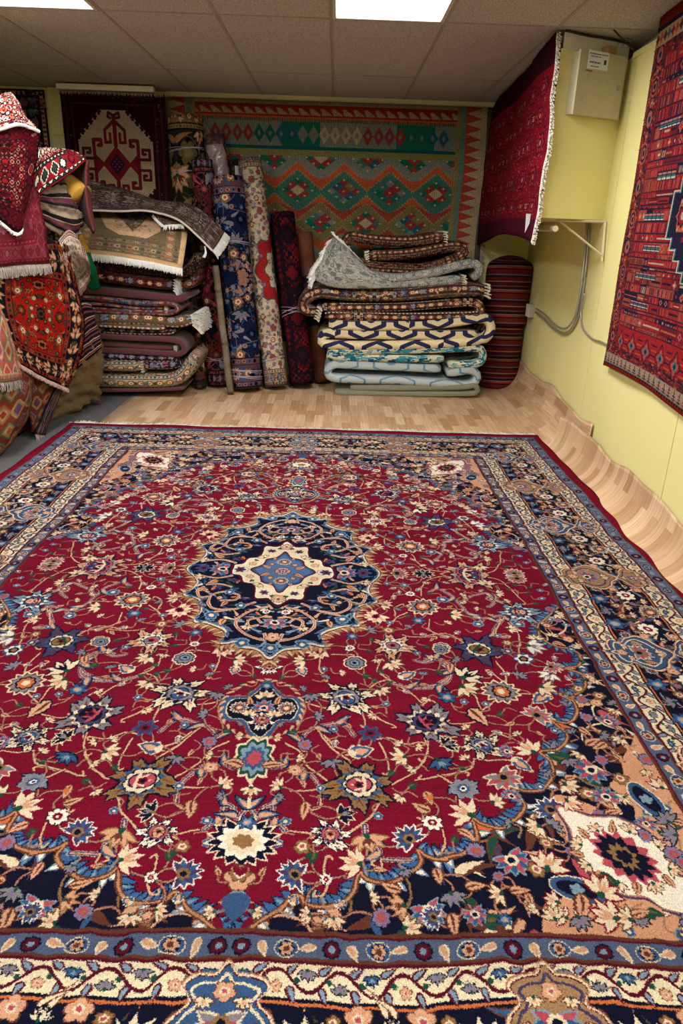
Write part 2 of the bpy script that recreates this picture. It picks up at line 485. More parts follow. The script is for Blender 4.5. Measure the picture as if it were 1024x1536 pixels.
RUG_V="114 861 146 885 197 898 215 893;79 1056 118 1088 149 1143 207 1194;129 1080 121 1029 150 993 191 974 239 972 274 1016;168 1001 204 1061 244 1101 260 1116;186 1019 215 1056 255 1080;56 1161 82 1149 127 1151 172 1195 186 1238 179 1280;104 1233 136 1232 178 1224 210 1220;344 1044 358 1098 365 1153;333 1032 369 1022 414 1046 461 1041;486 1027 465 1103 425 1159 378 1197;433 1189 478 1180 558 1163;293 895 304 943 306 970;321 904 350 941 391 968;357 703 401 757 449 809 488 859;400 768 464 788 517 780 576 740 600 671 564 630 513 650 479 640;357 703 361 644;487 869 514 853 546 897;319 803 347 765 381 747;167 639 168 710 189 754;-23 1297 0 1300 24 1330 37 1299 58 1288 64 1323 96 1369;107 1368 154 1377;238 1372 270 1345 304 1310 328 1267;184 1256 179 1285 163 1299;289 1338 285 1377 314 1415 318 1439 384 1441;318 1439 317 1463 302 1460;432 1279 435 1307;472 1354 471 1393 460 1418;193 1516 184 1538 174 1543;187 1483 189 1448;534 481 610 465 661 517;753 639 768 697 762 754;853 384 874 454 858 535 843 599;809 575 772 614;791 812 839 815 882 824;661 891 654 832 627 801;661 891 646 940 599 960 557 961;660 901 714 850 730 839;724 1027 682 1002 646 1030;574 1074 590 1014 542 1020;591 1106 630 1113 687 1111 736 1142;590 1114 566 1154 508 1170 451 1187;491 1171 525 1200 551 1206;477 1017 476 1068 460 1110;751 743 731 710 713 699;869 278 833 370 786 444 808 484 830 483;516 636 559 628 593 680 582 749 538 783 498 790;352 -585 377 -715 459 -747 550 -753 593 -677 574 -574;561 -342 565 -386 619 -458 685 -462 760 -466;448 -424 515 -451 571 -443;542 -156 560 -81 612 -29 679 21;551 192 564 111 612 41 679 21;589 159 632 132 671 186 697 261 726 347 768 359 848 327;699 246 738 199 806 164 850 178 840 225 800 272;844 13 886 45 924 127 952 235;864 -317 822 -336 784 -377 776 -444;664 -105 695 -204 731 -267 818 -262 845 -212;620 -230 725 -230 849 -237;617 294 692 291;563 368 560 448 618 485 670 508;453 479 500 489 569 487;482 315 441 359 400 429;441 359 440 288 464 257;841 356 795 439 793 478 829 476;860 369 873 436 862 537;934 -139 938 -82 913 -44;417 -356 431 -292 419 -250;204 616 270 608"
RUG_S="27 1631 58 1607 92 1579 131 1539 144 1560 184 1567 226 1556 253 1526 266 1478 285 1498 334 1504 380 1479 408 1449 406 1410 425 1431 470 1439 456 1436 510 1422 550 1379 552 1319 572 1337 619 1348 663 1316 688 1276 674 1213 699 1224 749 1216 789 1171 802 1116 782 1076 831 1067 874 1032 878 988 856 938 902 951 945 902 951 852 918 813 977 811 1018 756 1023 700 980 672 1028 653 1052 591 1031 553 991 543 967 524 950 478 958 408 1000 350 1088 250"


def draw_big_rug():
    HU, HV = 1.64, 2.19      # half sizes
    IU, IV = 1.088, 1.632    # inner field half sizes
    res = 0.0016
    mg = 0.10
    A = Art(HU + mg, HV + mg, res, 'rd', -mg, -mg)
    A.a += np.random.RandomState(3).normal(0, 1, (A.H, 1, 1)) * 3.0
    rnd = random.Random(11)
    red = K['rd']
    # ---- spandrel
    S = list(map(float, RUG_S.split()))
    S = [(S[i] / 1000, S[i + 1] / 1000) for i in range(0, len(S), 2)]
    S = [(0.0, 1.632)] + S
    sp = smooth_pts(S, 6)
    A.poly(np.vstack([sp, [(IU + .01, .25), (IU + .01, IV + .01), (0, IV + .01)]]), 'nv')
    # peach corner ground with cream cartouche
    A.poly(smooth_pts([(.63, 1.66), (.66, 1.56), (.70, 1.54), (.74, 1.51), (.80, 1.50), (.79, 1.42), (.74, 1.34), (.77, 1.24), (.86, 1.27), (.93, 1.34), (.96, 1.27), (.93, 1.20), (.98, 1.16), (1.0, 1.10), (1.04, 1.06), (1.12, 1.0), (1.12, 1.66)], 6), (196, 142, 112))
    # vines of the navy ground
    for i in range(26):
        x, y = rnd.uniform(.1, 1.05), rnd.uniform(.4, 1.6)
        a = rnd.uniform(0, 6.3)
        A.leaf(x, y, rnd.uniform(.05, .10), .016, a, 0, rnd.uniform(-.8, .8)) if False else None
    spm = (np.abs(A.a - np.array(K['nv'])).sum(2) < 3)
    A.mask = spm
    for i in range(330):
        x, y = rnd.uniform(0, IU), rnd.uniform(.2, IV)
        k = rnd.choice(['pe', 'cr', 'or_', 'pe', 'bl', 'lb', 'pk', 'gn', 'pe', 'pu'])
        a = rnd.uniform(0, 6.3)
        ln = rnd.uniform(.035, .075)
        A.leaf(x, y, ln * 1.1, ln * .27, a, 'br', rnd.choice([-.9, .9, .5]), 0)
        A.leaf(x, y, ln, ln * .2, a, k, rnd.choice([-.9, .9, .5]), 4)
    for i in range(60):
        x, y = rnd.uniform(0, IU), rnd.uniform(.3, IV)
        a = rnd.uniform(0, 6.3)
        pts = [(x + t * math.cos(a + t * 9), y + t * math.sin(a + t * 9)) for t in (0.0, .03, .06, .09, .12)]
        A.line(pts, .006, rnd.choice(['pe', 'cr', 'gd']))
    A.mask = None
    # scalloped outline: brown stem, blue leaves on the red side
    seg = np.diff(sp, axis=0)
    L = np.concatenate([[0], np.cumsum(np.hypot(seg[:, 0], seg[:, 1]))])
    for s in np.arange(0, L[-1], .019):
        x, y = np.interp(s, L, sp[:, 0]), np.interp(s, L, sp[:, 1])
        x2, y2 = np.interp(s + .004, L, sp[:, 0]), np.interp(s + .004, L, sp[:, 1])
        t = math.atan2(y2 - y, x2 - x)
        ll = .026 + .016 * abs(math.sin(s * 21))
        A.leaf(x, y, ll * 1.12, .012, t + .7 + PI, 'nv', .5)
        A.leaf(x, y, ll, .010, t + .7 + PI, (56, 92, 138), .5)
        if int(s / .019) % 2:
            A.leaf(x, y, ll * .85, .004, t + .7 + PI, 'lb', .5)
        if int(s / .019) % 3 == 0:
            A.leaf(x, y, .034, .010, t + .9, 'lb', .3)
            A.leaf(x, y, .026, .006, t + .9, 'wh', .3)
    A.line(S, .013, 'br')
    A.line(S, .006, (176, 124, 88))
    # ---- vines of the red field
    for ln in RUG_V.split(';'):
        n = list(map(float, ln.split()))
        p = [(n[i] / 1000, n[i + 1] / 1000) for i in range(0, len(n), 2)]
        if len(p) >= 5:
            A.line(p, .014, (190, 164, 134)); A.line(p, .0105, (44, 58, 104) if len(p) % 2 else (76, 56, 98))
            A.line(p, .0035, 'pe')
            q = smooth_pts(p, 6)
            for j in range(4, len(q) - 3, 9):
                t = math.atan2(*(q[j + 1] - q[j])[::-1])
                sg = 1 if (j // 9) % 2 else -1
                A.leaf(q[j][0], q[j][1], .055, .017, t + .5 * sg, 'nv', .5 * sg)
                A.leaf(q[j][0], q[j][1], .050, .013, t + .5 * sg, 'bl', .5 * sg)
                A.leaf(q[j][0], q[j][1], .042, .008, t + .5 * sg, 'pe', .5 * sg)
        else:
            A.line(p, .009, 'mr'); A.line(p, .0055, (196, 160, 124))
            e = p[-1]; t = math.atan2(p[-1][1] - p[-2][1], p[-1][0] - p[-2][0])
            A.line([e, (e[0] + .012 * math.cos(t + .6), e[1] + .012 * math.sin(t + .6)), (e[0] + .016 * math.cos(t + 1.5), e[1] + .016 * math.sin(t + 1.5))], .006, (196, 160, 124))
    # ---- flower heads
    fl = []
    for it in RUG_M.split(';'):
        k, u, v, r = it.split()
        fl.append((k, float(u) / 1000, float(v) / 1000, float(r) / 1000))
    fl += [('ros', .30, .02, .030), ('crm', .44, .06, .03), ('bls', .52, -.02, .02), ('ors', .60, .12, .04), ('gry', .72, .05, .03), ('pal', .86, .02, .055)] if False else []
    for n, (k, u, v, r) in enumerate(fl):
        near = sorted(((u - b) ** 2 + (v - c) ** 2, b, c) for m, (_, b, c, _r) in enumerate(fl) if m != n)[:2]
        jj, ii = int((v + mg) / res), int((u + mg) / res)
        for dd_, b, c in near:
            if dd_ < .03:
                mx, my = (u + b) / 2 + (c - v) * .22, (v + c) / 2 + (u - b) * .22
                A.line([(u, v), (mx, my), (b, c)], .0065, 'mr'); A.line([(u, v), (mx, my), (b, c)], .0032, (156, 116, 92))
    for n, (k, u, v, r) in enumerate(fl):
        a = math.atan2(v - .2, u) if n % 2 else math.atan2(v, u) + PI / 2 * (1 if n % 4 else -1)
        if k == 'big':
            a = PI
        if k in ('car', 'blp') and v > 1.0:
            a = math.atan2(v - 1.9, u - 1.3) + rnd.uniform(-.4, .4)
        A.flower(k, u, v, r * 1.04, a)
    # small filler sprigs on the red
    occ = [(u, v, r) for _, u, v, r in fl]
    for i in range(1500):
        u, v = rnd.uniform(.02, 1.07), rnd.uniform(.0, 1.62)
        if (u / .42) ** 2 + (v / .66) ** 2 < 1.1:
            continue
        if any((u - a) ** 2 + (v - b) ** 2 < (c + .022) ** 2 for a, b, c in occ):
            continue
        jj, ii = int((v + mg) / res), int((u + mg) / res)
        base = A.a[jj, ii]
        if base[0] < 90 and base[2] > 25 and i % 2:
            k = rnd.choice(['pch', 'crm', 'lav', 'gld', 'bpk', 'pch'])
            A.flower(k, u, v, .024, rnd.uniform(0, 6.3))
        else:
            k = rnd.choice(['grn', 'gry', 'crm', 'bls', 'pch', 'bud'])
            an = rnd.uniform(0, 6.3)
            A.line([(u, v), (u + .03 * math.cos(an), v + .03 * math.sin(an)), (u + .045 * math.cos(an + .7), v + .045 * math.sin(an + .7))], .0030, (150, 112, 90))
            A.flower(k, u, v, .014, an + PI)
        occ.append((u, v, .02))
    # ---- corner cartouche
    cx, cy = .885, 1.42
    c45 = PI / 4 + .12
    def rot(pts, s=1.0, ox=0, oy=0, a=c45):
        c, q = math.cos(a), math.sin(a)
        return [(cx + (x * c - y * q) * s + ox, cy + (x * q + y * c) * s + oy) for x, y in pts]
    og = [(-.185, 0), (-.12, .035), (-.07, .085), (0, .105), (.06, .085), (.09, .055), (.13, .05), (.19, 0), (.13, -.05), (.09, -.055), (.06, -.085), (0, -.105), (-.07, -.085), (-.12, -.035)]
    A.poly(smooth_pts(rot(og, 1.10), 6, True), 'pu')
    A.poly(smooth_pts(rot(og, 1.04), 6, True), (176, 110, 90))
    A.poly(smooth_pts(rot(og), 6, True), 'wh')
    for k in range(16):
        t = k / 16 * 2 * PI
        A.flower('crm' if k % 2 else 'pch', cx + .10 * math.cos(t) * (1.1), cy + .085 * math.sin(t), .017, t)
    A.star(cx, cy, .072, 14, .25, c45, 'pk', True, 1.2, .9)
    A.star(cx, cy, .060, 12, .25, c45, 'nv', True, 1.2, .8)
    A.star(cx, cy, .040, 10, .3, c45, 'gd', True, 1.1, .8)
    A.star(cx, cy, .022, 6, .3, c45, 'nv')
    for (x, y, a) in ((.745, 1.515, .3), (1.005, 1.245, 1.2)):
        A.ell(x, y, .062, .034, a, 'cr'); A.ell(x, y, .058, .030, a, 'bl'); A.ell(x, y, .044, .02, a, 'nv')
        A.star(x, y, .017, 5, .4, 0, 'lb')
    for i in range(150):
        u, v = rnd.uniform(.62, 1.07), rnd.uniform(1.05, 1.61)
        jj, ii = int((v + mg) / res), int((u + mg) / res)
        if A.a[jj, ii, 0] > 195 and A.a[jj, ii, 1] < 150:
            A.flower(rnd.choice(['bpk', 'grn', 'crm', 'blu', 'lav', 'gry', 'car', 'pch']), u, v, rnd.choice([.034, .024, .02]), rnd.uniform(0, 6))
    # ---- axis: pendant, palmettes
    A.flower('nvp', 0, .695, .036, PI / 2)
    lob = [(0, .145), (.03, .11), (.055, .06), (.10, .055), (.118, 0), (.10, -.045), (.06, -.05), (.03, -.08), (0, -.13)]
    lobf = [(x, y) for x, y in lob] + [(-x, y) for x, y in lob[::-1][1:-1]]
    for s, c in ((1.10, (150, 112, 84)), (1.06, 'rd'), (1.04, 'bl'), (.90, 'cr'), (.87, 'nv')):
        A.poly(smooth_pts([(x * s, .905 + y * s) for x, y in lobf], 6, True), c)
    for k in range(30):
        t = k / 30 * 2 * PI
        A.leaf(.112 * math.cos(t), .905 + .128 * math.sin(t), .024, .005, t + .7, (190, 156, 124), .5)
    for (x, y, k, r) in ((0, .96, 'nvp', .035), (0, .905, 'bpk', .034), (.07, .905, 'ors', .028), (.035, .93, 'crm', .02), (.04, .87, 'pch', .02), (0, .845, 'crm', .022), (.0, .80, 'blu', .022)):
        A.flower(k, x, y, r, -PI / 2)
    for s, c in ((1.0, 'cr'), (.86, 'gn'), (.7, 'lb'), (.5, 'bl'), (.34, 'pk')):
        A.star(0, 1.12, .075 * s, 9, .25, PI / 2, c, True, 1.3, .8)
    A.flower('pch', .05, 1.14, .03, -.5)
    A.line([(0, 1.20), (0, 1.30)], .007, 'cr')
    A.flower('crm', 0, 1.245, .02, PI / 2)
    for s, n, c in ((1.1, 17, 'cr'), (.98, 17, 'nv'), (.76, 11, 'wh'), (.55, 9, 'cr'), (.3, 7, 'gd')):
        A.star(0, 1.40, .07 * s, n, .25, PI / 2, c, True, 1, 1.2)
    A.flower('blu', 0, 1.345, .026, 0)
    A.flower('pnk', 0, 1.50, .038, 0); A.flower('gld', 0, 1.49, .026, 0)
    A.flower('bls', 0, 1.565, .03, 0); A.leaf(0, 1.54, .07, .03, PI / 2, 'bl')
    for (x, y) in ((.04, 1.60), (.015, 1.47)):
        A.leaf(x, y, .04, .008, 2.2, 'rd')
    # ---- central medallion
    q = [(0, .655), (.045, .60), (.10, .585), (.125, .555), (.175, .565), (.165, .50), (.20, .46), (.255, .43), (.30, .42), (.285, .35), (.31, .27), (.375, .235), (.345, .17), (.35, .10), (.40, 0)]
    full = q + [(x, -y) for x, y in q[::-1][1:]] + [(-x, -y) for x, y in q[1:]] + [(-x, y) for x, y in q[::-1][1:-1]]
    sm = smooth_pts(full, 5, True)
    for s, c in ((1.05, 'br'), (1.035, (160, 124, 90)), (1.015, 'mr'), (1.005, 'cr'), (.985, 'bl'), (.965, 'nv')):
        A.poly(sm * s, c)
    for i in range(0, len(sm) - 1):
        if sm[i][0] < -.1 or sm[i][1] < -.1:
            continue
        for f, c, l, wd in (((1.02, 'br', .040, .012), (1.02, (196, 164, 126), .034, .007)) if i % 3 == 0 else ((1.03, (150, 110, 80), .022, .006),)):
            t = math.atan2(sm[i + 1][1] - sm[i][1], sm[i + 1][0] - sm[i][0])
            A.leaf(sm[i][0] * f, sm[i][1] * f, l, wd, t + .75, c, .6)
        if i % 3 == 0:
            A.leaf(sm[i][0] * .96, sm[i][1] * .96, .032, .008, t + 2.6, 'lb', .6)
            A.leaf(sm[i][0] * .96, sm[i][1] * .96, .026, .005, t + 2.6, 'bl', .6)
    A.mask = None
    for i in range(110):
        t = rnd.uniform(-.25, PI / 2 + .25); f = rnd.uniform(.52, .93)
        x, y = .37 * f * math.cos(t), .60 * f * math.sin(t)
        kk = rnd.choice(['pe', 'cr', 'bl', 'lb', 'gn', 'or_', 'pu', 'bl'])
        A.leaf(x, y, rnd.uniform(.03, .05), .009, rnd.uniform(0, 6.3), kk, rnd.choice([-1, 1]), 3)
    scr = [[(.03, .30), (.10, .34), (.145, .42), (.10, .50), (.03, .54), (.03, .50)], [(.06, .44), (.09, .45), (.10, .41), (.07, .39), (.05, .42)],
           [(.09, .27), (.17, .33), (.25, .32), (.27, .24), (.22, .20), (.16, .22), (.17, .26), (.22, .27)], [(.27, .24), (.31, .25), (.33, .20), (.31, .17)],
           [(.20, .06), (.27, .09), (.33, .07)], [(.20, .16), (.25, .14), (.30, .15)]]
    for sc_ in scr:
        A.line(sc_, .014, 'mr'); A.line(sc_, .010, 'cr'); A.line(sc_, .005, (170, 104, 88))
    for (x, y, k, r) in ((0, .36, 'wht', .0), (.035, .34, 'wht', .018), (.0, .42, 'bpk', .045), (0, .52, 'pnk', .03), (0, .59, 'bls', .03), (.10, .56, 'bls', .03), (.14, .30, 'bls', .024), (.21, .29, 'pch', .02), (.23, .25, 'pnk', .014),
                         (.10, .46, 'crm', .018), (.24, .38, 'bls', .03), (.20, .42, 'pch', .022), (.29, .30, 'gry', .02), (.25, .0, 'bpk', .05), (.33, .0, 'prp', .035), (.19, .10, 'prp', .022), (.28, .12, 'pch', .026), (.31, .19, 'pch', .02), (.20, .20, 'bls', .022), (.34, .08, 'crm', .02)):
        if r:
            A.flower(k, x, y, r, math.atan2(y, x + .01))
    cq = [(0, .285), (.04, .235), (.09, .235), (.095, .17), (.11, .12), (.15, .11), (.165, .055), (.20, .04), (.205, 0)]
    cf = cq + [(x, -y) for x, y in cq[::-1][1:]] + [(-x, -y) for x, y in cq[1:]] + [(-x, y) for x, y in cq[::-1][1:-1]]
    cs = smooth_pts(cf, 5, True)
    for s, c in ((1.06, 'mr'), (1.0, 'wh'), (.96, 'cr')):
        A.poly(cs * s, c)
    for (x, y, k, r) in ((0, .235, 'pnk', .030), (0, .25, 'crm', .018), (.06, .19, 'prp', .020), (.055, .215, 'gn', .01), (.09, .13, 'crm', .02), (.16, .0, 'wht', .022), (.175, .0, 'prp', .026), (.13, .06, 'pnk', .018), (.03, .21, 'grn', .012), (.115, .09, 'grn', .012)):
        A.flower(k, x, y, r, math.atan2(y, x + .01))
    bq = [(0, .175), (.03, .12), (.07, .10), (.085, .05), (.125, 0)]
    bf = bq + [(x, -y) for x, y in bq[::-1][1:]] + [(-x, -y) for x, y in bq[1:]] + [(-x, y) for x, y in bq[::-1][1:-1]]
    for s, c in ((1.08, 'mr'), (1.0, 'bl'), (.9, (74, 100, 140))):
        A.poly(smooth_pts(bf, 5, True) * s, c)
    for (x, y, k, r) in ((0, 0, 'pnk', .035), (0, 0, 'bpk', .024), (.07, .03, 'pch', .022), (0, .085, 'ors', .030), (.045, .06, 'gld', .014), (.04, .115, 'pch', .012)):
        A.flower(k, x, y, r, math.atan2(y, x + .01))
    # ---- borders: a strip runs along s with depth d outwards
    def strip_map(side):
        if side == 'front':
            return lambda s, d: (s, IV + d)
        return lambda s, d: (IU + d, s)
    def in_strip(side, d0, d1, col):
        if side == 'front':
            A.poly([(-mg, IV + d0), (IU + d0, IV + d0), (IU + d1, IV + d1), (-mg, IV + d1)], col)
        else:
            A.poly([(IU + d0, -mg), (IU + d0, IV + d0), (IU + d1, IV + d1), (IU + d1, -mg)], col)
    for side, LN in (('front', IU), ('side', IV)):
        M = strip_map(side)
        for d0, d1, c in ((-.008, 0, 'br'), (0, .006, 'mr'), (.004, .052, (76, 88, 116)), (.048, .056, 'br'), (.054, .060, 'mr'), (.060, .126, (214, 200, 168)), (.126, .132, 'nv'), (.132, .138, 'or_'), (.138, .360, 'nv'),
                          (.360, .366, 'or_'), (.366, .372, 'nv'), (.372, .438, (214, 200, 168)), (.438, .446, 'mr'), (.446, .498, (96, 96, 120)), (.498, .505, 'br')):
            in_strip(side, d0, d1, c)
        # restrict drawing to this strip's side of the diagonal
        XX = (np.arange(A.W) + .5) * res - mg - IU
        YY = (np.arange(A.H) + .5) * res - mg - IV
        diag = (YY[:, None] > XX[None, :])
        A.mask = diag if side == 'front' else ~diag
        total = LN + .56
        def ang(a):
            return a if side == 'front' else PI / 2 - a
        # blue guards
        for dc, wd, step in ((.028, .046, .0455), (.472, .05, .052)):
            n = 0
            s = step / 2 if side == 'front' else 0
            while s < total:
                x, y = M(s, dc)
                if n % 4 == 0:
                    A.star(x, y, wd * .42, 8, .12, 0, 'nv'); A.star(x, y, wd * .34, 8, .12, 0, 'mr'); A.star(x, y, wd * .16, 5, .1, 0, 'lb')
                elif n % 2 == 1:
                    for o, c in ((0, 'cr'), (.005, 'pe')):
                        a = ang(.75 if n % 4 == 1 else 2.4)
                        A.leaf(x - math.cos(a) * .017, y - math.sin(a) * .017, .036 - o, .011 - o, a, c if dc < .1 else 'lb', .4)
                else:
                    A.ell(x, y, wd * .55, wd * .42, ang(0), 'cr' if dc < .1 else 'lb'); A.ell(x, y, wd * .50, wd * .36, ang(0), 'bl' if dc < .1 else 'pu')
                    A.star(x, y, wd * .36, 7, .3, 0, 'nv'); A.star(x, y, wd * .32, 6, .35, 0, 'pe' if dc < .1 else 'lb'); A.star(x, y, wd * .15, 5, .3, 0, 'br')
                s += step; n += 1
        # cream guards with an S vine
        for dc in (.093, .405):
            pts = []
            P = .125
            s = -.1
            while s < total + .05:
                pts.append(M(s, dc + .022 * math.sin(2 * PI * s / P)))
                s += .012
            A.line(pts, .0065, 'mr', sm=False)
            n = 0
            s = 0
            while s < total:
                up = n % 2 == 0
                x, y = M(s + P * .25, dc + (-.012 if up else .012))
                A.flower(('fan', 'pnk', 'gry', 'car')[n % 4] if up else ('pch', 'pnk', 'blu', 'gry')[n % 4], x, y, .0135, ang(PI / 2 if up else -PI / 2))
                for o in (.02, -.04):
                    x, y = M(s + P * .25 + o, dc + (.012 if up else -.012))
                    a = ang(.9 if up else -.9)
                    A.leaf(x, y, .032, .009, a, 'mr', .3); A.leaf(x + .003 * math.cos(a), y + .003 * math.sin(a), .026, .005, a, 'lb', .3)
                x, y = M(s + .01, dc)
                A.ell(x, y, .006, .006, 0, 'gn')
                s += P / 2; n += 1
        # navy main border
        seq = []
        pitch = .62 if side == 'front' else .56
        r2 = random.Random(21 if side == 'front' else 33)
        base = []
        for i in range(420):
            s, d = r2.uniform(.0, pitch / 2), r2.uniform(.150, .350)
            rr = r2.choice([.034, .027, .022, .017, .014]) if i > 6 else .042
            if all((s - a) ** 2 + (d - b) ** 2 > (c + rr + .002) ** 2 for a, b, c, k in base):
                base.append((s, d, rr, r2.choice(KINDS)))
        lvs = [(r2.uniform(0, pitch / 2), r2.uniform(.15, .35), r2.uniform(.025, .05), r2.uniform(0, 6.3), r2.choice(['pe', 'cr', 'lb', 'pe', 'gn', 'gd', 'pk', 'bl']), r2.choice([-.9, .9])) for i in range(46)]
        half = pitch / 2
        nn = int(total / half) + 1
        for b in range(nn):
            fx = (lambda s, b=b: b * half + (s if b % 2 == 0 else half - s))
            for s, d, l, a, c, bd in lvs:
                x, y = M(fx(s), d); aa = ang(a if b % 2 == 0 else PI - a)
                A.leaf(x, y, l * 1.1, l * .25, aa, 'br', bd); A.leaf(x, y, l, l * .17, aa, c, bd, 4)
            for s, d, rr, k in base:
                x, y = M(fx(s), d)
                A.flower(k, x, y, rr, ang(PI / 2 if d > .25 else -PI / 2))
        # cartouches across the guards
        for b in range(0, int(total / pitch) + 1):
            s0 = b * pitch
            if s0 > LN + .1:
                break
            blue = (b % 2 == 0) if side == 'front' else (b % 2 == 1)
            for dsg, dd in ((1, .062), (-1, .436)):
                prof = [(0, 0), (.018, .022), (.05, .026), (.075, .045), (.06, .075), (.085, .10), (.105, .14), (.08, .18), (.04, .20), (0, .235)]
                pf = prof + [(-x, y) for x, y in prof[::-1][1:-1]]
                if dsg < 0:
                    pf = [(x * .8, y * .55) for x, y in pf]
                P1 = [M(s0 + x, dd + dsg * y) for x, y in pf]
                c_ = np.mean(P1, axis=0)
                for f, c in ((1.10, (160, 104, 78)), (1.06, 'cr'), (1.0, 'mr'), (.97, 'bl' if blue else (150, 116, 84))):
                    A.poly(smooth_pts([(c_ + (np.array(p) - c_) * f) for p in P1], 5, True), c)
                A.line(smooth_pts([(c_ + (np.array(p) - c_) * .8) for p in P1], 5, True), .006, 'cr' if blue else 'pu')
                for o, k, rr in ((.055, 'pnk', .022), (.115, 'bpk' if not blue else 'rsl', .046), (.19, 'crm', .02)):
                    if dsg < 0:
                        o, rr = o * .55, rr * .6
                    A.flower(k, *M(s0, dd + dsg * o), rr, ang(PI / 2 * dsg))
                for sx in (-1, 1):
                    A.flower('pch', *M(s0 + sx * .06, dd + dsg * .13 * (1 if dsg > 0 else .5)), .022, ang(PI / 2)); A.flower('crm', *M(s0 + sx * .035, dd + dsg * .075 * (1 if dsg > 0 else .5)), .014, ang(PI / 2)); A.flower('pnk', *M(s0 + sx * .11, dd + dsg * .18 * (1 if dsg > 0 else .5)), .02, 0)
        A.mask = None
    # red outer band
    A.poly([(-mg, IV + .505), (IU + .505, IV + .505), (IU + .505, -mg), (HU + .1, -mg), (HU + .1, HV + .2), (-mg, HV + .2)], (122, 12, 40))
    k = int(round(mg / res))
    qd = A.a[k:, k:]
    full = np.vstack([qd[::-1], qd])
    full = np.hstack([full[:, ::-1], full])
    # abrash: the dye of hand knotted rows drifts a little; knots vary
    rs = np.random.RandomState(5)
    H_, W_ = full.shape[:2]
    def soft(n, m, amp):
        g = rs.normal(0, 1, (n, m))
        yy = np.linspace(0, n - 1.001, H_); xx = np.linspace(0, m - 1.001, W_)
        y0 = yy.astype(int); x0 = xx.astype(int)
        fy = (yy - y0)[:, None]; fx = (xx - x0)[None]
        fy = fy * fy * (3 - 2 * fy); fx = fx * fx * (3 - 2 * fx)
        a = g[y0][:, x0]; b = g[y0][:, x0 + 1]; c = g[y0 + 1][:, x0]; d = g[y0 + 1][:, x0 + 1]
        return amp * (a * (1 - fy) * (1 - fx) + b * (1 - fy) * fx + c * fy * (1 - fx) + d * fy * fx)
    dj = soft(14, 11, 3.5) + soft(130, 100, 1.3) + rs.uniform(-.9, .9, (H_, W_))
    di = soft(14, 11, 3.0) + soft(130, 100, 1.3) + rs.uniform(-.9, .9, (H_, W_))
    J = np.clip(np.arange(H_)[:, None] + np.rint(dj).astype(int), 0, H_ - 1)
    I = np.clip(np.arange(W_)[None] + np.rint(di).astype(int), 0, W_ - 1)
    full = full[J, I]
    rows = np.interp(np.arange(full.shape[0]), np.linspace(0, full.shape[0], 60), rs.normal(0, 1, 60))
    full = full * (1 + .035 * rows[:, None, None]) * (1 + rs.normal(0, .07, full.shape[:2])[:, :, None])
    return full.astype(np.float32)


# ------------------------------------------------------------------ patterns of the smaller carpets
def weave_noise(a, seed, amt=.10, fade=.05):
    rs = np.random.RandomState(seed)
    H, W = a.shape[:2]
    rows = np.interp(np.arange(H), np.linspace(0, H, 24), rs.normal(0, 1, 24))
    return np.clip(a * (1 + fade * rows[:, None, None]) * (1 + rs.normal(0, amt, (H, W))[:, :, None]), 0, 255).astype(np.float32)


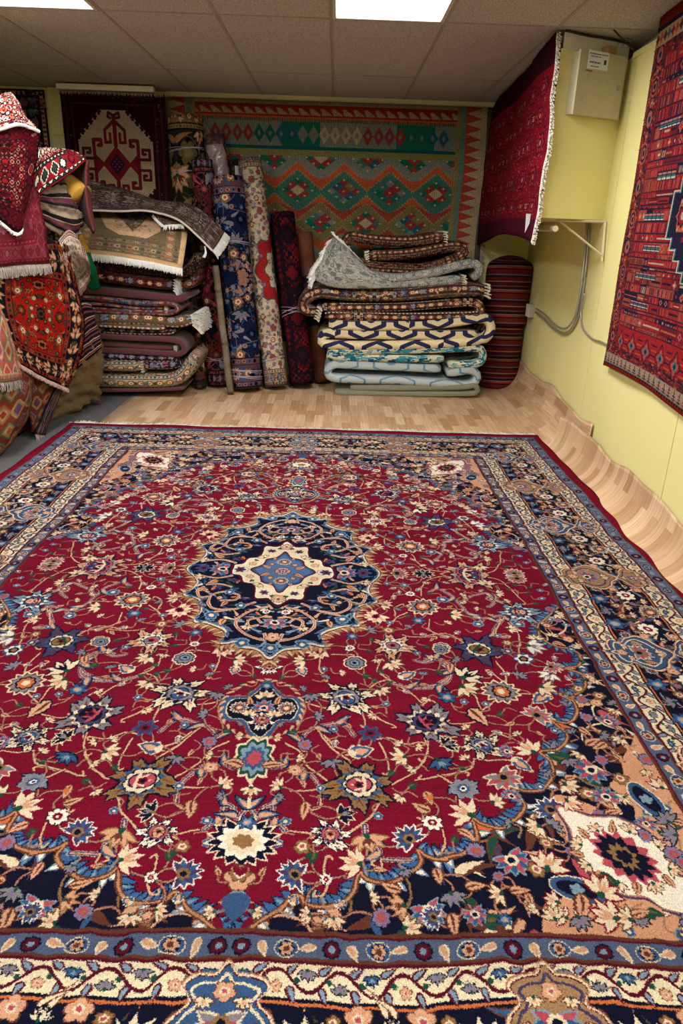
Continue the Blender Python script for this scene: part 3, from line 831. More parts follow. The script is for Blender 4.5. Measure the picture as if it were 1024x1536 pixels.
def tex_floral(w, h, ground, border, cols, seed, res=.004, kinds=None, dens=1.0, bw=.22, guard='cr', medallion=None, size=.045, line='br', ends=False):
    """curvilinear carpet, mirrored left/right and up/down"""
    rnd = random.Random(seed)
    A = Art(w / 2, h / 2, res, ground)
    kinds = kinds or KINDS
    for i in range(int(dens * 60 * w * h)):
        x, y = rnd.uniform(0, w / 2), rnd.uniform(0, h / 2)
        l = size * rnd.uniform(.8, 1.7)
        a = rnd.uniform(0, 6.3)
        if i % 3 == 0:
            pts = [(x + t * math.cos(a + t * 12), y + t * math.sin(a + t * 12)) for t in (0, l, 2 * l, 3 * l)]
            A.line(pts, res * 1.6, rnd.choice(cols))
        A.leaf(x, y, l, l * .22, a, rnd.choice(cols), rnd.choice([-.9, .9]))
    occ = []
    for i in range(int(dens * 400 * w * h)):
        x, y = rnd.uniform(0, w / 2), rnd.uniform(0, h / 2)
        r = size * rnd.choice([1, .8, .6, .45])
        if all((x - a) ** 2 + (y - b) ** 2 > (c + r) ** 2 * 1.05 for a, b, c in occ):
            occ.append((x, y, r))
            k = rnd.choice(kinds + cols)
            if isinstance(k, tuple) or k in K:
                A.star(x, y, r, rnd.choice([5, 6, 8]), .3, rnd.uniform(0, 6), line); A.star(x, y, r * .85, rnd.choice([5, 6, 8]), .35, 0, k); A.star(x, y, r * .4, 5, .3, 0, rnd.choice(cols))
            else:
                A.flower(k, x, y, r, rnd.uniform(0, 6.3))
    if medallion:
        c1, c2, c3, mr_ = medallion
        for s, c in ((1.0, line), (.95, c1), (.62, line), (.58, c2), (.3, c3)):
            p = []
            for k in range(40):
                t = k / 40 * 2 * PI
                rr = mr_ * s * (1 + .12 * math.cos(8 * t))
                p.append((w / 2 + rr * math.cos(t), h / 2 + rr * 1.45 * math.sin(t)))
            A.poly(p, c)
        for k in range(14):
            t, f = rnd.uniform(0, 6.3), rnd.uniform(.1, .9) * mr_
            A.flower(rnd.choice(kinds), w / 2 + f * math.cos(t), h / 2 + 1.4 * f * math.sin(t), size * .6, t)
    # borders
    if bw:
        def frame(d0, d1, c):
            A.rect(0 if ends else d0, w, d0, d1, c)
            if not ends:
                A.rect(d0, d1, d0, h, c)
        g = bw * .22
        frame(0, bw * .06, border); frame(bw * .06, g, guard); frame(g, bw - g, border); frame(bw - g, bw, guard)
        for d in (bw * .06, g, bw - g, bw):
            frame(d - res, d + res * .6, line)
        for ax in ((0,) if ends else (0, 1)):
            LN = (w if ax == 0 else h) / 2
            s = 0.0
            n = 0
            st = bw * .42
            while s < LN + st:
                P = (lambda u, v: (u, v)) if ax == 0 else (lambda u, v: (v, u))
                A.flower(kinds[n % len(kinds)] if n % 2 else rnd.choice(kinds), *P(s, bw / 2), bw * .19, PI / 2 * ax)
                for sg in (-1, 1):
                    x, y = P(s + st / 2, bw / 2 + sg * bw * .1)
                    A.leaf(x, y, bw * .22, bw * .06, rnd.uniform(0, 6.3), cols[n % len(cols)], .6)
                s += st; n += 1
            for dg in (bw * .14, bw - bw * .11):
                s = 0.0; n = 0
                while s < LN + .05:
                    P = (lambda u, v: (u, v)) if ax == 0 else (lambda u, v: (v, u))
                    x, y = P(s, dg)
                    A.star(x, y, bw * .065, 5, .3, n, cols[n % len(cols)]); A.star(x, y, bw * .025, 4, 0, 0, line)
                    s += bw * .18; n += 1
    q = A.a
    t = np.hstack([q, q[:, ::-1]])
    return weave_noise(np.vstack([t, t[::-1]]), seed)


def tex_geo(w, h, ground, border, cols, seed, res=.004, bw=.2, cell=.16, guard='cr', dots=True, line='bk', steps=4):
    """tribal carpet: stepped lozenges in a lattice, barred borders"""
    rnd = random.Random(seed)
    W, H = int(w / res), int(h / res)
    X = (np.arange(W) * res)[None, :].repeat(H, 0)
    Y = (np.arange(H) * res)[:, None].repeat(W, 1)
    X = np.minimum(X, w - X); Y = np.minimum(Y, h - Y)
    a = np.empty((H, W, 3), dtype=np.float32); a[:] = K.get(ground, ground)
    C = [K.get(c, c) for c in cols]
    L = K.get(line, line)
    row = np.floor(Y / cell).astype(int)
    xo = X + (row % 2) * cell / 2
    col = np.floor(xo / cell).astype(int)
    fx = np.abs(xo / cell - col - .5) * 2; fy = np.abs(Y / cell - row - .5) * 2
    q = cell / 2 / steps
    d = np.floor(fx * steps) / steps + np.floor(fy * steps) / steps
    tab = np.array([[C[rnd.randrange(len(C))] for _ in range(64)] for _ in range(8)], dtype=np.float32)
    idx = (row * 7 + col * 3) % 64
    for k, t in enumerate((1.05, .8, .55, .3)):
        m = d < t
        a[m] = tab[k][idx[m]] if k != 1 else np.array(L)
    sp = (np.floor(X / (res * 3)) + np.floor(Y / (res * 3)) * 3) % 11
    if dots:
        m = (sp == 0) & (d > .85)
        a[m] = C[0]
        m = (sp == 5) & (d > .4)
        a[m] = C[-1]
    # borders
    if bw:
        D = np.minimum(X, Y)
        S = np.where(X < Y, Y, X)
        G = np.array(K.get(guard, guard)); B = np.array(K.get(border, border))
        m = D < bw; a[m] = B
        for d0, d1 in ((.06, .20), (.80, .95)):
            m = (D > bw * d0) & (D < bw * d1); a[m] = G
            z = np.abs(((S / (bw * .3)) % 1) - .5) * 2
            z2 = (D - bw * d0) / (bw * (d1 - d0))
            m2 = m & (z2 < z); a[m2] = C[1 % len(C)]
            m2 = m & (np.abs(z2 - z) < .22); a[m2] = L
        s = S / (bw * .55)
        n = np.floor(s).astype(int)
        u = np.abs(s - n - .5) * 2; v = np.abs(D / bw - .5) / .28
        dd = np.floor(u * 4) / 4 + np.floor(v * 4) / 4
        for k, t in enumerate((1.0, .7, .4)):
            m = (D > bw * .22) & (D < bw * .78) & (dd < t)
            a[m] = tab[4 + k][(n[m] * 5) % 64] if k != 1 else L
        for e in (.06, .2, .8, .95, 1.0):
            m = np.abs(D - bw * e) < res * .8; a[m] = L
    return weave_noise(a, seed)


def tex_stripes(w, h, bands, seed, res=.004, along='y', jag=0.0, amt=.08):
    """bands: (width, colour) repeated"""
    W, H = int(w / res), int(h / res)
    tot = sum(b[0] for b in bands)
    X = (np.arange(W) * res)[None, :].repeat(H, 0)
    Y = (np.arange(H) * res)[:, None].repeat(W, 1)
    s = (Y if along == 'y' else X) + jag * np.abs((((X if along == 'y' else Y) / .03) % 1) - .5)
    s = s % tot
    a = np.zeros((H, W, 3), dtype=np.float32)
    acc = 0
    for wd, c in bands:
        m = (s >= acc) & (s < acc + wd)
        a[m] = K.get(c, c); acc += wd
    return weave_noise(a, seed, amt, .06)


def tex_kilim_wall(w=2.55, h=2.0, res=.004):
    """kilim with rows of stepped hexagons in teal, rust and olive"""
    W, H = int(w / res), int(h / res)
    X = (np.arange(W) * res)[None, :].repeat(H, 0)
    Y = (np.arange(H) * res)[:, None].repeat(W, 1)
    rust, olive, teal, red = (176, 80, 44), (112, 104, 62), (58, 104, 92), (134, 50, 50)
    green, grey, cream, blue, gold = (22, 96, 78), (112, 118, 112), (170, 150, 118), (34, 84, 104), (158, 116, 56)
    a = np.empty((H, W, 3), dtype=np.float32)
    px, py = .37, .255
    jag = .022 * np.abs(((X / .020) % 1) - .5) * 2
    best = np.full((H, W), 9.0); bi = np.zeros((H, W), int); dx = np.zeros((H, W)); dy = np.zeros((H, W))
    cells = []
    n = 0
    for r in range(-1, int(h / py) + 2):
        for c in range(-1, int(w / px) + 2):
            cx, cy = c * px + (r % 2) * px / 2 + .1, r * py + .06
            ux, uy = (X - cx), (Y - cy)
            d = np.maximum(np.abs(ux) / (px * .5) * .62 + np.abs(uy) / (py * .5) * .5, np.abs(uy) / (py * .66))
            m = d < best
            best[m] = d[m]; bi[m] = n; dx[m] = ux[m]; dy[m] = uy[m]
            cells.append((r, c)); n += 1
    rr = np.array([q[0] for q in cells]); cc = np.array([q[1] for q in cells])
    R, Cc = rr[bi], cc[bi]
    grounds = np.array([olive, teal, grey, (96, 128, 106)], dtype=np.float32)
    a[:] = grounds[(R * 1) % 4]
    band = best * 1.0 + jag * 3
    dd = np.abs(dx) / (px * .36) + np.abs(dy) / (py * .40)
    outer = (np.abs(dx) / (px * .5) + np.abs(dy + jag) / (py * .62))
    a[outer > 1.16] = rust
    a[(outer > 1.16) & (R % 3 == 1)] = (140, 62, 48)
    a[(outer > 1.09) & (outer <= 1.16)] = (150, 132, 96)
    # the nine small lozenges of each medallion
    inn = dd < 1
    e, f = (dx / (px * .47) + dy / (py * .52)), (dx / (px * .47) - dy / (py * .52))
    ie = np.clip(np.floor((e + 1) * 1.5), 0, 2).astype(int); jf = np.clip(np.floor((f + 1) * 1.5), 0, 2).astype(int)
    sets = np.array([[green, red, green], [red, cream, red], [green, red, teal],
                     [grey, teal, grey], [blue, red, blue], [red, olive, red],
                     [green, green, red], [teal, red, green], [grey, red, grey]], dtype=np.float32)
    v = ((R * 2 + Cc) % 3)
    tab = sets.reshape(3, 3, 3, 3)
    colr = tab[v, ie, jf]
    a[inn] = colr[inn]
    le = np.abs(((e + 1) * 1.5) % 1 - .5) * 2; lf = np.abs(((f + 1) * 1.5) % 1 - .5) * 2
    ctr = inn & (le < .22) & (lf < .22)
    a[ctr] = cream
    # bottom rows up to the top border; y grows upward
    def hb(d0, d1, c):
        a[(h - Y > d0) & (h - Y <= d1)] = c
    hb(0, .13, (150, 130, 100))
    t = h - Y
    s = ((X - (t - .03) * .9) / .085) % 1
    m = (t > .03) & (t < .10) & (np.abs(s - .5) < .5 - np.abs(t - .03) / .07 * .45)
    a[m] = (132, 40, 30)
    s2 = ((X + .01) / .085) % 1
    a[(t > .035) & (t < .055) & (s2 < .45)] = (132, 40, 30)
    hb(.10, .115, (132, 40, 30)); hb(.115, .15, rust)
    a[(t > .125) & (t < .16) & (((X / .018) % 1) < .45)] = green
    m = (t > .15) & (t <= .33)
    a[m] = np.where((np.floor(X / .3) % 3 == 0)[..., None], np.array(green), np.array(grey))[m]
    u = np.abs((X / .085) % 1 - .5) * 2; vv = np.abs((t - .24) / .07)
    pal = np.array([cream, cream, red, red, green, blue, grey], dtype=np.float32)
    m = (t > .17) & (t < .31) & (u + vv < 1.0)
    a[m] = pal[(np.floor(X / .17).astype(int)) % 7][m]
    m = (t > .17) & (t < .31) & (u + vv < .35); a[m] = grey
    hb(.33, .355, (16, 78, 84)); hb(.355, .40, (120, 118, 70))
    # side borders
    for sd in (X, w - X - .05):
        m = sd < .20
        a[m] = cream
        tt = (Y / .075) % 1
        m = (sd > .04) & (sd < .16) & ((sd - .04) / .12 > np.abs(tt - .5) * 2)
        a[m] = (160, 60, 46)
        m = (sd > .16) & (sd < .20); a[m] = (92, 120, 108)
        a[(sd > .20) & (sd < .235)] = (130, 116, 70)
        a[(sd < .0)] = (84, 84, 78)
    fine = 1 + .10 * np.sin(X / .0075 * PI)
    return weave_noise(a * fine[..., None] * .92, 4, .10)


def tex_medallion(w=1.05, h=1.30, res=.003):
    """dark carpet with a cream octagon, a red lozenge and latch hooks"""
    A = Art(w, h, res, (34, 12, 18))
    dk, cr, rd, nb = (34, 12, 18), (142, 122, 98), (98, 20, 30), (50, 30, 34)
    for d, c in ((.03, (56, 22, 26)), (.05, dk), (.10, (60, 26, 26)), (.115, dk)):
        A.rect(d, w - d, d, h - d, c)
    rnd = random.Random(4)
    for i in range(420):
        x, y = rnd.uniform(.02, w - .02), rnd.uniform(.02, h - .02)
        if min(x, w - x, y, h - y) < .11:
            A.rect(x, x + .014, y, y + .010, rnd.choice([(80, 36, 34), (88, 70, 56), (24, 16, 34)]))
    x0, x1, y0, y1 = .125, w - .125, .14, h - .14
    A.poly([(x0 + .02, y0 + .27), (x0 + .26, y0 + .02), (x1 - .26, y0 + .02), (x1 - .02, y0 + .27), (x1 - .02, y1 - .27), (x1 - .26, y1 - .02), (x0 + .26, y1 - .02), (x0 + .02, y1 - .27)], cr)
    cx, cy = w / 2, h / 2
    # cream field corners with stepped hooks
    for sx in (0, 1):
        for sy in (0, 1):
            for k in range(6):
                x = x0 + .03 + k * .045; y = y0 + .26 - k * .045
                X = x if sx == 0 else w - x; Y = y if sy == 0 else h - y
                A.rect(X - .014, X + .014, Y - .03, Y + .03, dk)
                A.rect(X - .026, X + .026, Y - .008, Y + .008, dk)
    A.poly([(cx - .15, cy), (cx, cy + .17), (cx + .15, cy), (cx, cy - .17)], rd)
    A.poly([(cx - .085, cy), (cx, cy + .10), (cx + .085, cy), (cx, cy - .10)], (40, 18, 30))
    for i in range(3):
        for j in range(3):
            A.rect(cx + (i - j) * .022 - .006, cx + (i - j) * .022 + .006, cy + (i + j - 2) * .024 - .006, cy + (i + j - 2) * .024 + .006, (120, 60, 54))
    def hk(pts, c=rd, wd=.024):
        for sx in (-1, 1):
            for sy in (-1, 1):
                A.line([(cx + sx * x, cy + sy * y) for x, y in pts], wd + .008, dk, sm=False)
                A.line([(cx + sx * x, cy + sy * y) for x, y in pts], wd, c, sm=False)
    A.poly([(cx - .22, cy + .10), (cx - .12, cy), (cx - .22, cy - .10)], rd)
    A.poly([(cx + .22, cy + .10), (cx + .12, cy), (cx + .22, cy - .10)], rd)
    hk([(.225, 0), (.225, .22), (.15, .22), (.15, .17), (.18, .17)])
    hk([(.225, .05), (.34, .05), (.34, .14), (.27, .14), (.27, .10), (.30, .10)], (70, 20, 28), .018)
    hk([(0, .17), (0, .44)], rd, .03)
    hk([(0, .40), (.10, .31), (.10, .20), (.05, .20), (.05, .28)], rd, .020)
    hk([(0, .44), (.05, .47), (.06, .43), (.03, .42)], (70, 20, 28), .014)
    return weave_noise(A.a, 8, .10)


def tex_baluch(w=2.2, h=1.35, res=.004):
    """deep red carpet, dark plain ends, columns of small lozenges and dashes"""
    A = Art(w, h, res, (110, 14, 30))
    rnd = random.Random(9)
    A.rect(0, w, 0, .17, (66, 12, 30)); A.rect(0, w, h - .20, h, (50, 10, 26))
    for i in range(900):
        x, y = rnd.uniform(0, w), rnd.uniform(.17, h - .20)
        A.rect(x, x + .016, y, y + .008, rnd.choice([(60, 10, 26), (150, 30, 40), (88, 14, 30), (140, 90, 60), (30, 22, 44)]))
    for r in range(5):
        for c in range(8):
            x, y = .14 + c * .275 + (.06 if r % 2 else 0), .27 + r * .19
            for s, q in ((1.1, (44, 16, 34)), (.9, (150, 24, 38)), (.6, (62, 20, 40)), (.3, (170, 90, 60))):
                A.star(x, y, .068 * s, 6, .28, 0, q, True, 1.15, 1)
            for k in (-1, 0, 1):
                A.rect(x + .115, x + .165, y + k * .014 - .003, y + k * .014 + .004, (150, 126, 98)) if (r + c) % 3 == 0 else None
            A.rect(x + .10, x + .18, y - .030, y - .024, (36, 20, 36)); A.rect(x + .10, x + .18, y + .024, y + .030, (36, 20, 36))
    for i in range(700):
        x, y = rnd.uniform(0, w), rnd.uniform(.2, h - .3)
        A.rect(x, x + .008, y, y + .006, rnd.choice([(176, 150, 110), (190, 120, 70), (170, 40, 50)]))
    return weave_noise(A.a, 12, .12)


def tex_wallrug(w=2.3, h=2.0, res=.0032):
    """dense red and navy tribal carpet: barred borders, stepped centre with white and teal edges"""
    A = Art(w, h, res, (128, 28, 30))
    rnd = random.Random(17)
    nv, rd, orr, cr, tl, pk, br = (26, 24, 42), (122, 30, 34), (146, 70, 50), (150, 132, 110), (44, 84, 90), (140, 76, 72), (76, 42, 36)
    def blk(x0, x1, y0, y1, n, pal, bw=(.012, .05), bh=(.006, .016)):
        for i in range(n):
            x, y = rnd.uniform(x0, x1), rnd.uniform(y0, y1)
            A.rect(x, min(x1, x + rnd.uniform(*bw)), y, min(y1, y + rnd.uniform(*bh)), rnd.choice(pal))
    # outer band (near the back edge of the carpet, then repeated at bottom and top)
    for (x0, x1, y0, y1) in ((.0, .17, 0, h), (0, w, 0, .19), (0, w, h - .24, h)):
        A.rect(x0, x1, y0, y1, (74, 28, 34))
        blk(x0, x1, y0, y1, int(2600 * (x1 - x0) * (y1 - y0) + 60), [nv, rd, orr, br, rd], (.01, .035))
    for y in np.arange(.10, h, .155):
        n = int(y / .155)
        for s, c in ((1, nv if n % 2 else orr), (.8, (150, 60, 50) if n % 2 else nv), (.55, (96, 86, 80) if n % 2 else pk), (.3, nv)):
            A.star(.085, y, .052 * s, 8, .12, 0, c)
        for k in range(3):
            A.star(.085, y + .077, .022 * (1 - k * .3), 6, .2, 0, (orr, br, cr)[k])
    A.rect(.165, .172, 0, h, nv); A.rect(.012, .018, 0, h, orr)
    # bottom: red comb, cream band of sprigs, diamonds
    A.rect(0, w, 0, .035, (150, 42, 26))
    for x in np.arange(0, w, .03):
        A.poly([(x, .035), (x + .015, .015), (x + .03, .035)], nv)
    A.rect(0, w, .035, .115, (120, 104, 88))
    for n, x in enumerate(np.arange(.02, w, .06)):
        for k in range(3):
            A.rect(x - .02 + k * .004, x + .022 - k * .004, .048 + k * .02, .054 + k * .02, (nv, rd, br)[k] if n % 2 else (br, nv, orr)[k])
        A.rect(x, x + .006, .042, .108, nv)
    for n, x in enumerate(np.arange(.25, w, .17)):
        for s, c in ((1, nv), (.85, rd), (.6, pk), (.4, tl), (.2, nv)):
            A.star(x, .24, .085 * s, 4, .45, 0, c, True, .75, 1.15)
        for k in range(5):
            A.rect(x + .06, x + .12, .16 + k * .035, .17 + k * .035, orr if k % 2 else nv)
    # top: orange and cream border
    A.rect(0, w, h - .05, h, (108, 24, 26)); A.rect(0, w, h - .075, h - .05, nv)
    A.rect(0, w, h - .15, h - .075, (150, 120, 88))
    for n, x in enumerate(np.arange(.02, w, .05)):
        A.star(x, h - .112, .026, 4, .4, 0, (rd, orr, br, tl)[n % 4], True)
    # field
    x0, x1, y0, y1 = .18, w, .36, h - .26
    A.rect(x0, x1, y0, y1, (118, 26, 32))
    yy = y0
    n = 0
    while yy < y1:
        hgt = rnd.choice([.02, .03, .045, .06])
        xx = x0
        while xx < x1:
            wd = rnd.choice([.05, .08, .12, .2])
            g = rnd.choice([rd, (108, 26, 32), nv, (120, 54, 44), (86, 24, 34), rd])
            A.rect(xx, xx + wd, yy, yy + hgt, g)
            p = rnd.random()
            if p < .5:
                for q in np.arange(xx + .005, xx + wd - .005, .012):
                    A.rect(q, q + .006, yy + .008, yy + hgt - .008, rnd.choice([nv, orr, rd, pk] if g != nv else [rd, orr, cr]))
            elif p < .75:
                for q in np.arange(xx + .03, xx + wd, .06):
                    A.star(q, yy + hgt / 2, min(hgt * .42, .03), 4, .4, 0, rnd.choice([nv, orr, pk]), True)
                    A.star(q, yy + hgt / 2, min(hgt * .2, .014), 4, .4, 0, rnd.choice([cr, rd, nv]), True)
            else:
                A.rect(xx + .01, xx + wd - .01, yy + hgt * .4, yy + hgt * .6, rnd.choice([nv, orr, cr]))
            xx += wd
        A.rect(x0, x1, yy, yy + .005, nv)
        yy += hgt; n += 1
    # stepped navy centre with white / teal edging
    cx, cy = 1.22, h * .52
    for k in range(9):
        hw = .62 - k * .062
        hh = .10 + k * .055
        A.rect(cx - hw - .02, cx + hw + .02, cy - hh - .012, cy + hh + .012, (170, 160, 146))
        A.rect(cx - hw - .012, cx + hw + .012, cy - hh - .006, cy + hh + .006, tl)
    for k in range(9):
        hw = .62 - k * .062
        hh = .10 + k * .055
        A.rect(cx - hw, cx + hw, cy - hh, cy + hh, nv)
    for k in range(7):
        hw = .54 - k * .062
        hh = .06 + k * .05
        for sg in (-1, 1):
            A.rect(cx - hw, cx + hw, cy + sg * hh - .012, cy + sg * hh + .012, rd if k % 2 else (150, 70, 48))
            for q in np.arange(cx - hw, cx + hw, .03):
                A.rect(q, q + .012, cy + sg * hh - .007, cy + sg * hh + .007, nv if k % 2 else cr)
    for (x, y, l) in ((.30, .70, .26), (.34, .86, .2), (.28, 1.02, .24), (.36, 1.20, .2), (.26, 1.42, .24), (.4, 1.6, .3), (.3, .52, .22)):
        A.rect(x, x + l, y, y + .040, nv); A.rect(x + .005, x + l, y + .004, y + .012, (168, 152, 140)); A.rect(x + .005, x + l, y + .014, y + .022, tl); A.rect(x + .005, x + l, y + .026, y + .036, (150, 96, 92))
        for q in np.arange(x, x + l, .05):
            A.rect(q, q + .006, y, y + .04, nv)
    for dx in (-.50, -.3, -.1):
        for s, c in ((1, orr), (.8, nv), (.6, rd), (.3, cr)):
            A.star(cx + dx, cy, .07 * s, 8, .25, 0, c, True)
    return weave_noise(A.a, 18, .12)


def tex_trellis(w, h, ground, lines, seed, res=.004, cell=.28, wd=.03):
    """cream flat carpet with a navy fret"""
    A = Art(w, h, res, ground)
    for i in range(-1, int(w / cell) + 2):
        for j in range(-1, int(h / cell) + 2):
            x, y = i * cell + (j % 2) * cell / 2, j * cell
            o = cell * .34
            A.line([(x - o, y - o * .5), (x, y - o), (x + o, y - o * .5), (x + o, y + o * .5), (x, y + o), (x - o, y + o * .5)], wd, lines, sm=False, closed=True)
            A.line([(x + o, y), (x + cell - o, y)], wd, lines, sm=False)
            A.line([(x, y + o), (x + cell / 2, y + cell - o)], wd, lines, sm=False)
            A.ell(x, y, cell * .1, cell * .1, 0, lines)
    return weave_noise(A.a, seed, .05)


def tex_blotch(w, h, c0, cs, seed, res=.006):
    """splashes of teal on white"""
    rnd = random.Random(seed)
    A = Art(w, h, res, c0)
    for i in range(int(260 * w * h)):
        x, y = rnd.uniform(0, w), rnd.uniform(0, h)
        c = rnd.choice(cs)
        for k in range(5):
            xx, yy = x + rnd.gauss(0, .03), y + rnd.gauss(0, .012)
            A.rect(xx, xx + rnd.uniform(.01, .06), yy, yy + rnd.uniform(.006, .02), c)
    return weave_noise(A.a, seed, .06)


# ------------------------------------------------------------------ shared builders
def atwall(px, py, off=0.0):
    d = _fw * FPX + _R * (px - 512) - _U * (py - 768)
    t = (1.60 - 0.055 * 4.2 - off) / (d.x - 0.055 * d.y)
    return Vector((d.x * t, d.y * t, CAMH + d.z * t))


def atfloor(px, py, z=0.0):
    d = _fw * FPX + _R * (px - 512) - _U * (py - 768)
    t = (z - CAMH) / d.z
    return Vector((d.x * t, d.y * t, z))


def wob(seed):
    r = random.Random(seed)
    T = [(r.uniform(.5, 3.2), r.uniform(.5, 3.2), r.uniform(0, 6.3), r.uniform(.4, 1)) for _ in range(6)]
    n = sum(t[3] for t in T)
    return lambda x, y: sum(w * math.sin(a * x * 3 + b * y * 3 + p) for a, b, p, w in T) / n


def catmull_grid(G, n):
    """G: rows x cols of 3-vectors -> refined array"""
    G = np.array([[list(p) for p in row] for row in G], dtype=float)
    rows = np.array([smooth_pts(r, n) for r in G])
    cols = np.array([smooth_pts(rows[:, j], n) for j in range(rows.shape[1])])
    return cols.transpose(1, 0, 2)


def sheet(name, G, mat, th=.010, uv=(0, 0, 1, 1), n=8, amp=.006, seed=1, back=None, parent=None, freq=1.0):
    """a thick cloth through a grid of 3-D control points; rows run bottom(first) to top"""
    P = catmull_grid(G, n)
    R_, C_ = P.shape[:2]
    du = np.gradient(P, axis=1); dv = np.gradient(P, axis=0)
    N = np.cross(du, dv)
    N /= (np.linalg.norm(N, axis=2, keepdims=True) + 1e-9)
    w = wob(seed)
    for i in range(R_):
        for j in range(C_):
            P[i, j] += N[i, j] * amp * (w(j / C_ * 3 * freq, i / R_ * 3 * freq) + .4 * w(j / C_ * 9 * freq, i / R_ * 7 * freq))
    vs = []
    uvs = []
    for side in (1, -1):
        for i in range(R_):
            for j in range(C_):
                vs.append(P[i, j] + N[i, j] * th / 2 * side)
                uvs.append((uv[0] + (uv[2] - uv[0]) * j / (C_ - 1), uv[1] + (uv[3] - uv[1]) * i / (R_ - 1)))
    M = R_ * C_
    fs, ids = [], []
    for i in range(R_ - 1):
        for j in range(C_ - 1):
            a = i * C_ + j
            fs.append((a, a + 1, a + C_ + 1, a + C_)); ids.append(0)
            fs.append((M + a, M + a + C_, M + a + C_ + 1, M + a + 1)); ids.append(1)
    rim = [(i, 0) for i in range(R_)] + [(R_ - 1, j) for j in range(1, C_)] + [(i, C_ - 1) for i in range(R_ - 2, -1, -1)] + [(0, j) for j in range(C_ - 2, 0, -1)]
    for k in range(len(rim)):
        a = rim[k][0] * C_ + rim[k][1]
        b = rim[(k + 1) % len(rim)][0] * C_ + rim[(k + 1) % len(rim)][1]
        fs.append((a, b, M + b, M + a)); ids.append(0)
    o = mesh_obj(name, vs, fs, [mat, back or mat], parent, uvs=uvs, smooth=True, mat_ids=ids)
    o['_edge'] = 0
    del o['_edge']
    return o, P


def fringe(P, mat, parent, length=.05, direction=None, name='fringe', step=.004, wd=.0035, seed=2, spread=.3, drop=.5):
    """strands hanging from the polyline P (N x 3)"""
    P = np.asarray([list(p) for p in P], dtype=float)
    seg = np.linalg.norm(np.diff(P, axis=0), axis=1)
    L = np.concatenate([[0], np.cumsum(seg)])
    r = random.Random(seed)
    D = np.asarray(direction, dtype=float)
    D = D / np.linalg.norm(D)
    vs, fs = [], []
    s = 0
    while s < L[-1]:
        p = np.array([np.interp(s, L, P[:, k]) for k in range(3)])
        p2 = np.array([np.interp(min(s + .01, L[-1]), L, P[:, k]) for k in range(3)]) - np.array([np.interp(min(s + .01, L[-1]) - .01, L, P[:, k]) for k in range(3)])
        t = p2 / (np.linalg.norm(p2) + 1e-9)
        nrm = np.cross(D, t); nrm /= (np.linalg.norm(nrm) + 1e-9)
        l = length * r.uniform(.75, 1.1)
        side = r.uniform(-spread, spread)
        dirn = D + t * side + nrm * r.uniform(-.15, .15)
        mid = p + dirn * l * .5 + nrm * r.uniform(.001, .006)
        end = p + dirn * l + nrm * r.uniform(-.003, .006) + np.array([0, 0, -l * drop * abs(D[2] - 1) * .1])
        n = len(vs)
        for q, w_ in ((p, wd), (mid, wd * .9), (end, wd * .4)):
            vs += [q - t * w_ / 2 + nrm * wd * .3, q + t * w_ / 2 + nrm * wd * .3, q - nrm * wd * .5]
        for k in (0, 3):
            fs += [(n + k, n + k + 1, n + k + 4, n + k + 3), (n + k + 1, n + k + 2, n + k + 5, n + k + 4), (n + k + 2, n + k, n + k + 3, n + k + 5)]
        fs += [(n + 6, n + 7, n + 8), (n, n + 2, n + 1)]
        s += step * r.uniform(.7, 1.3)
    return mesh_obj(name, vs, fs, mat, parent)


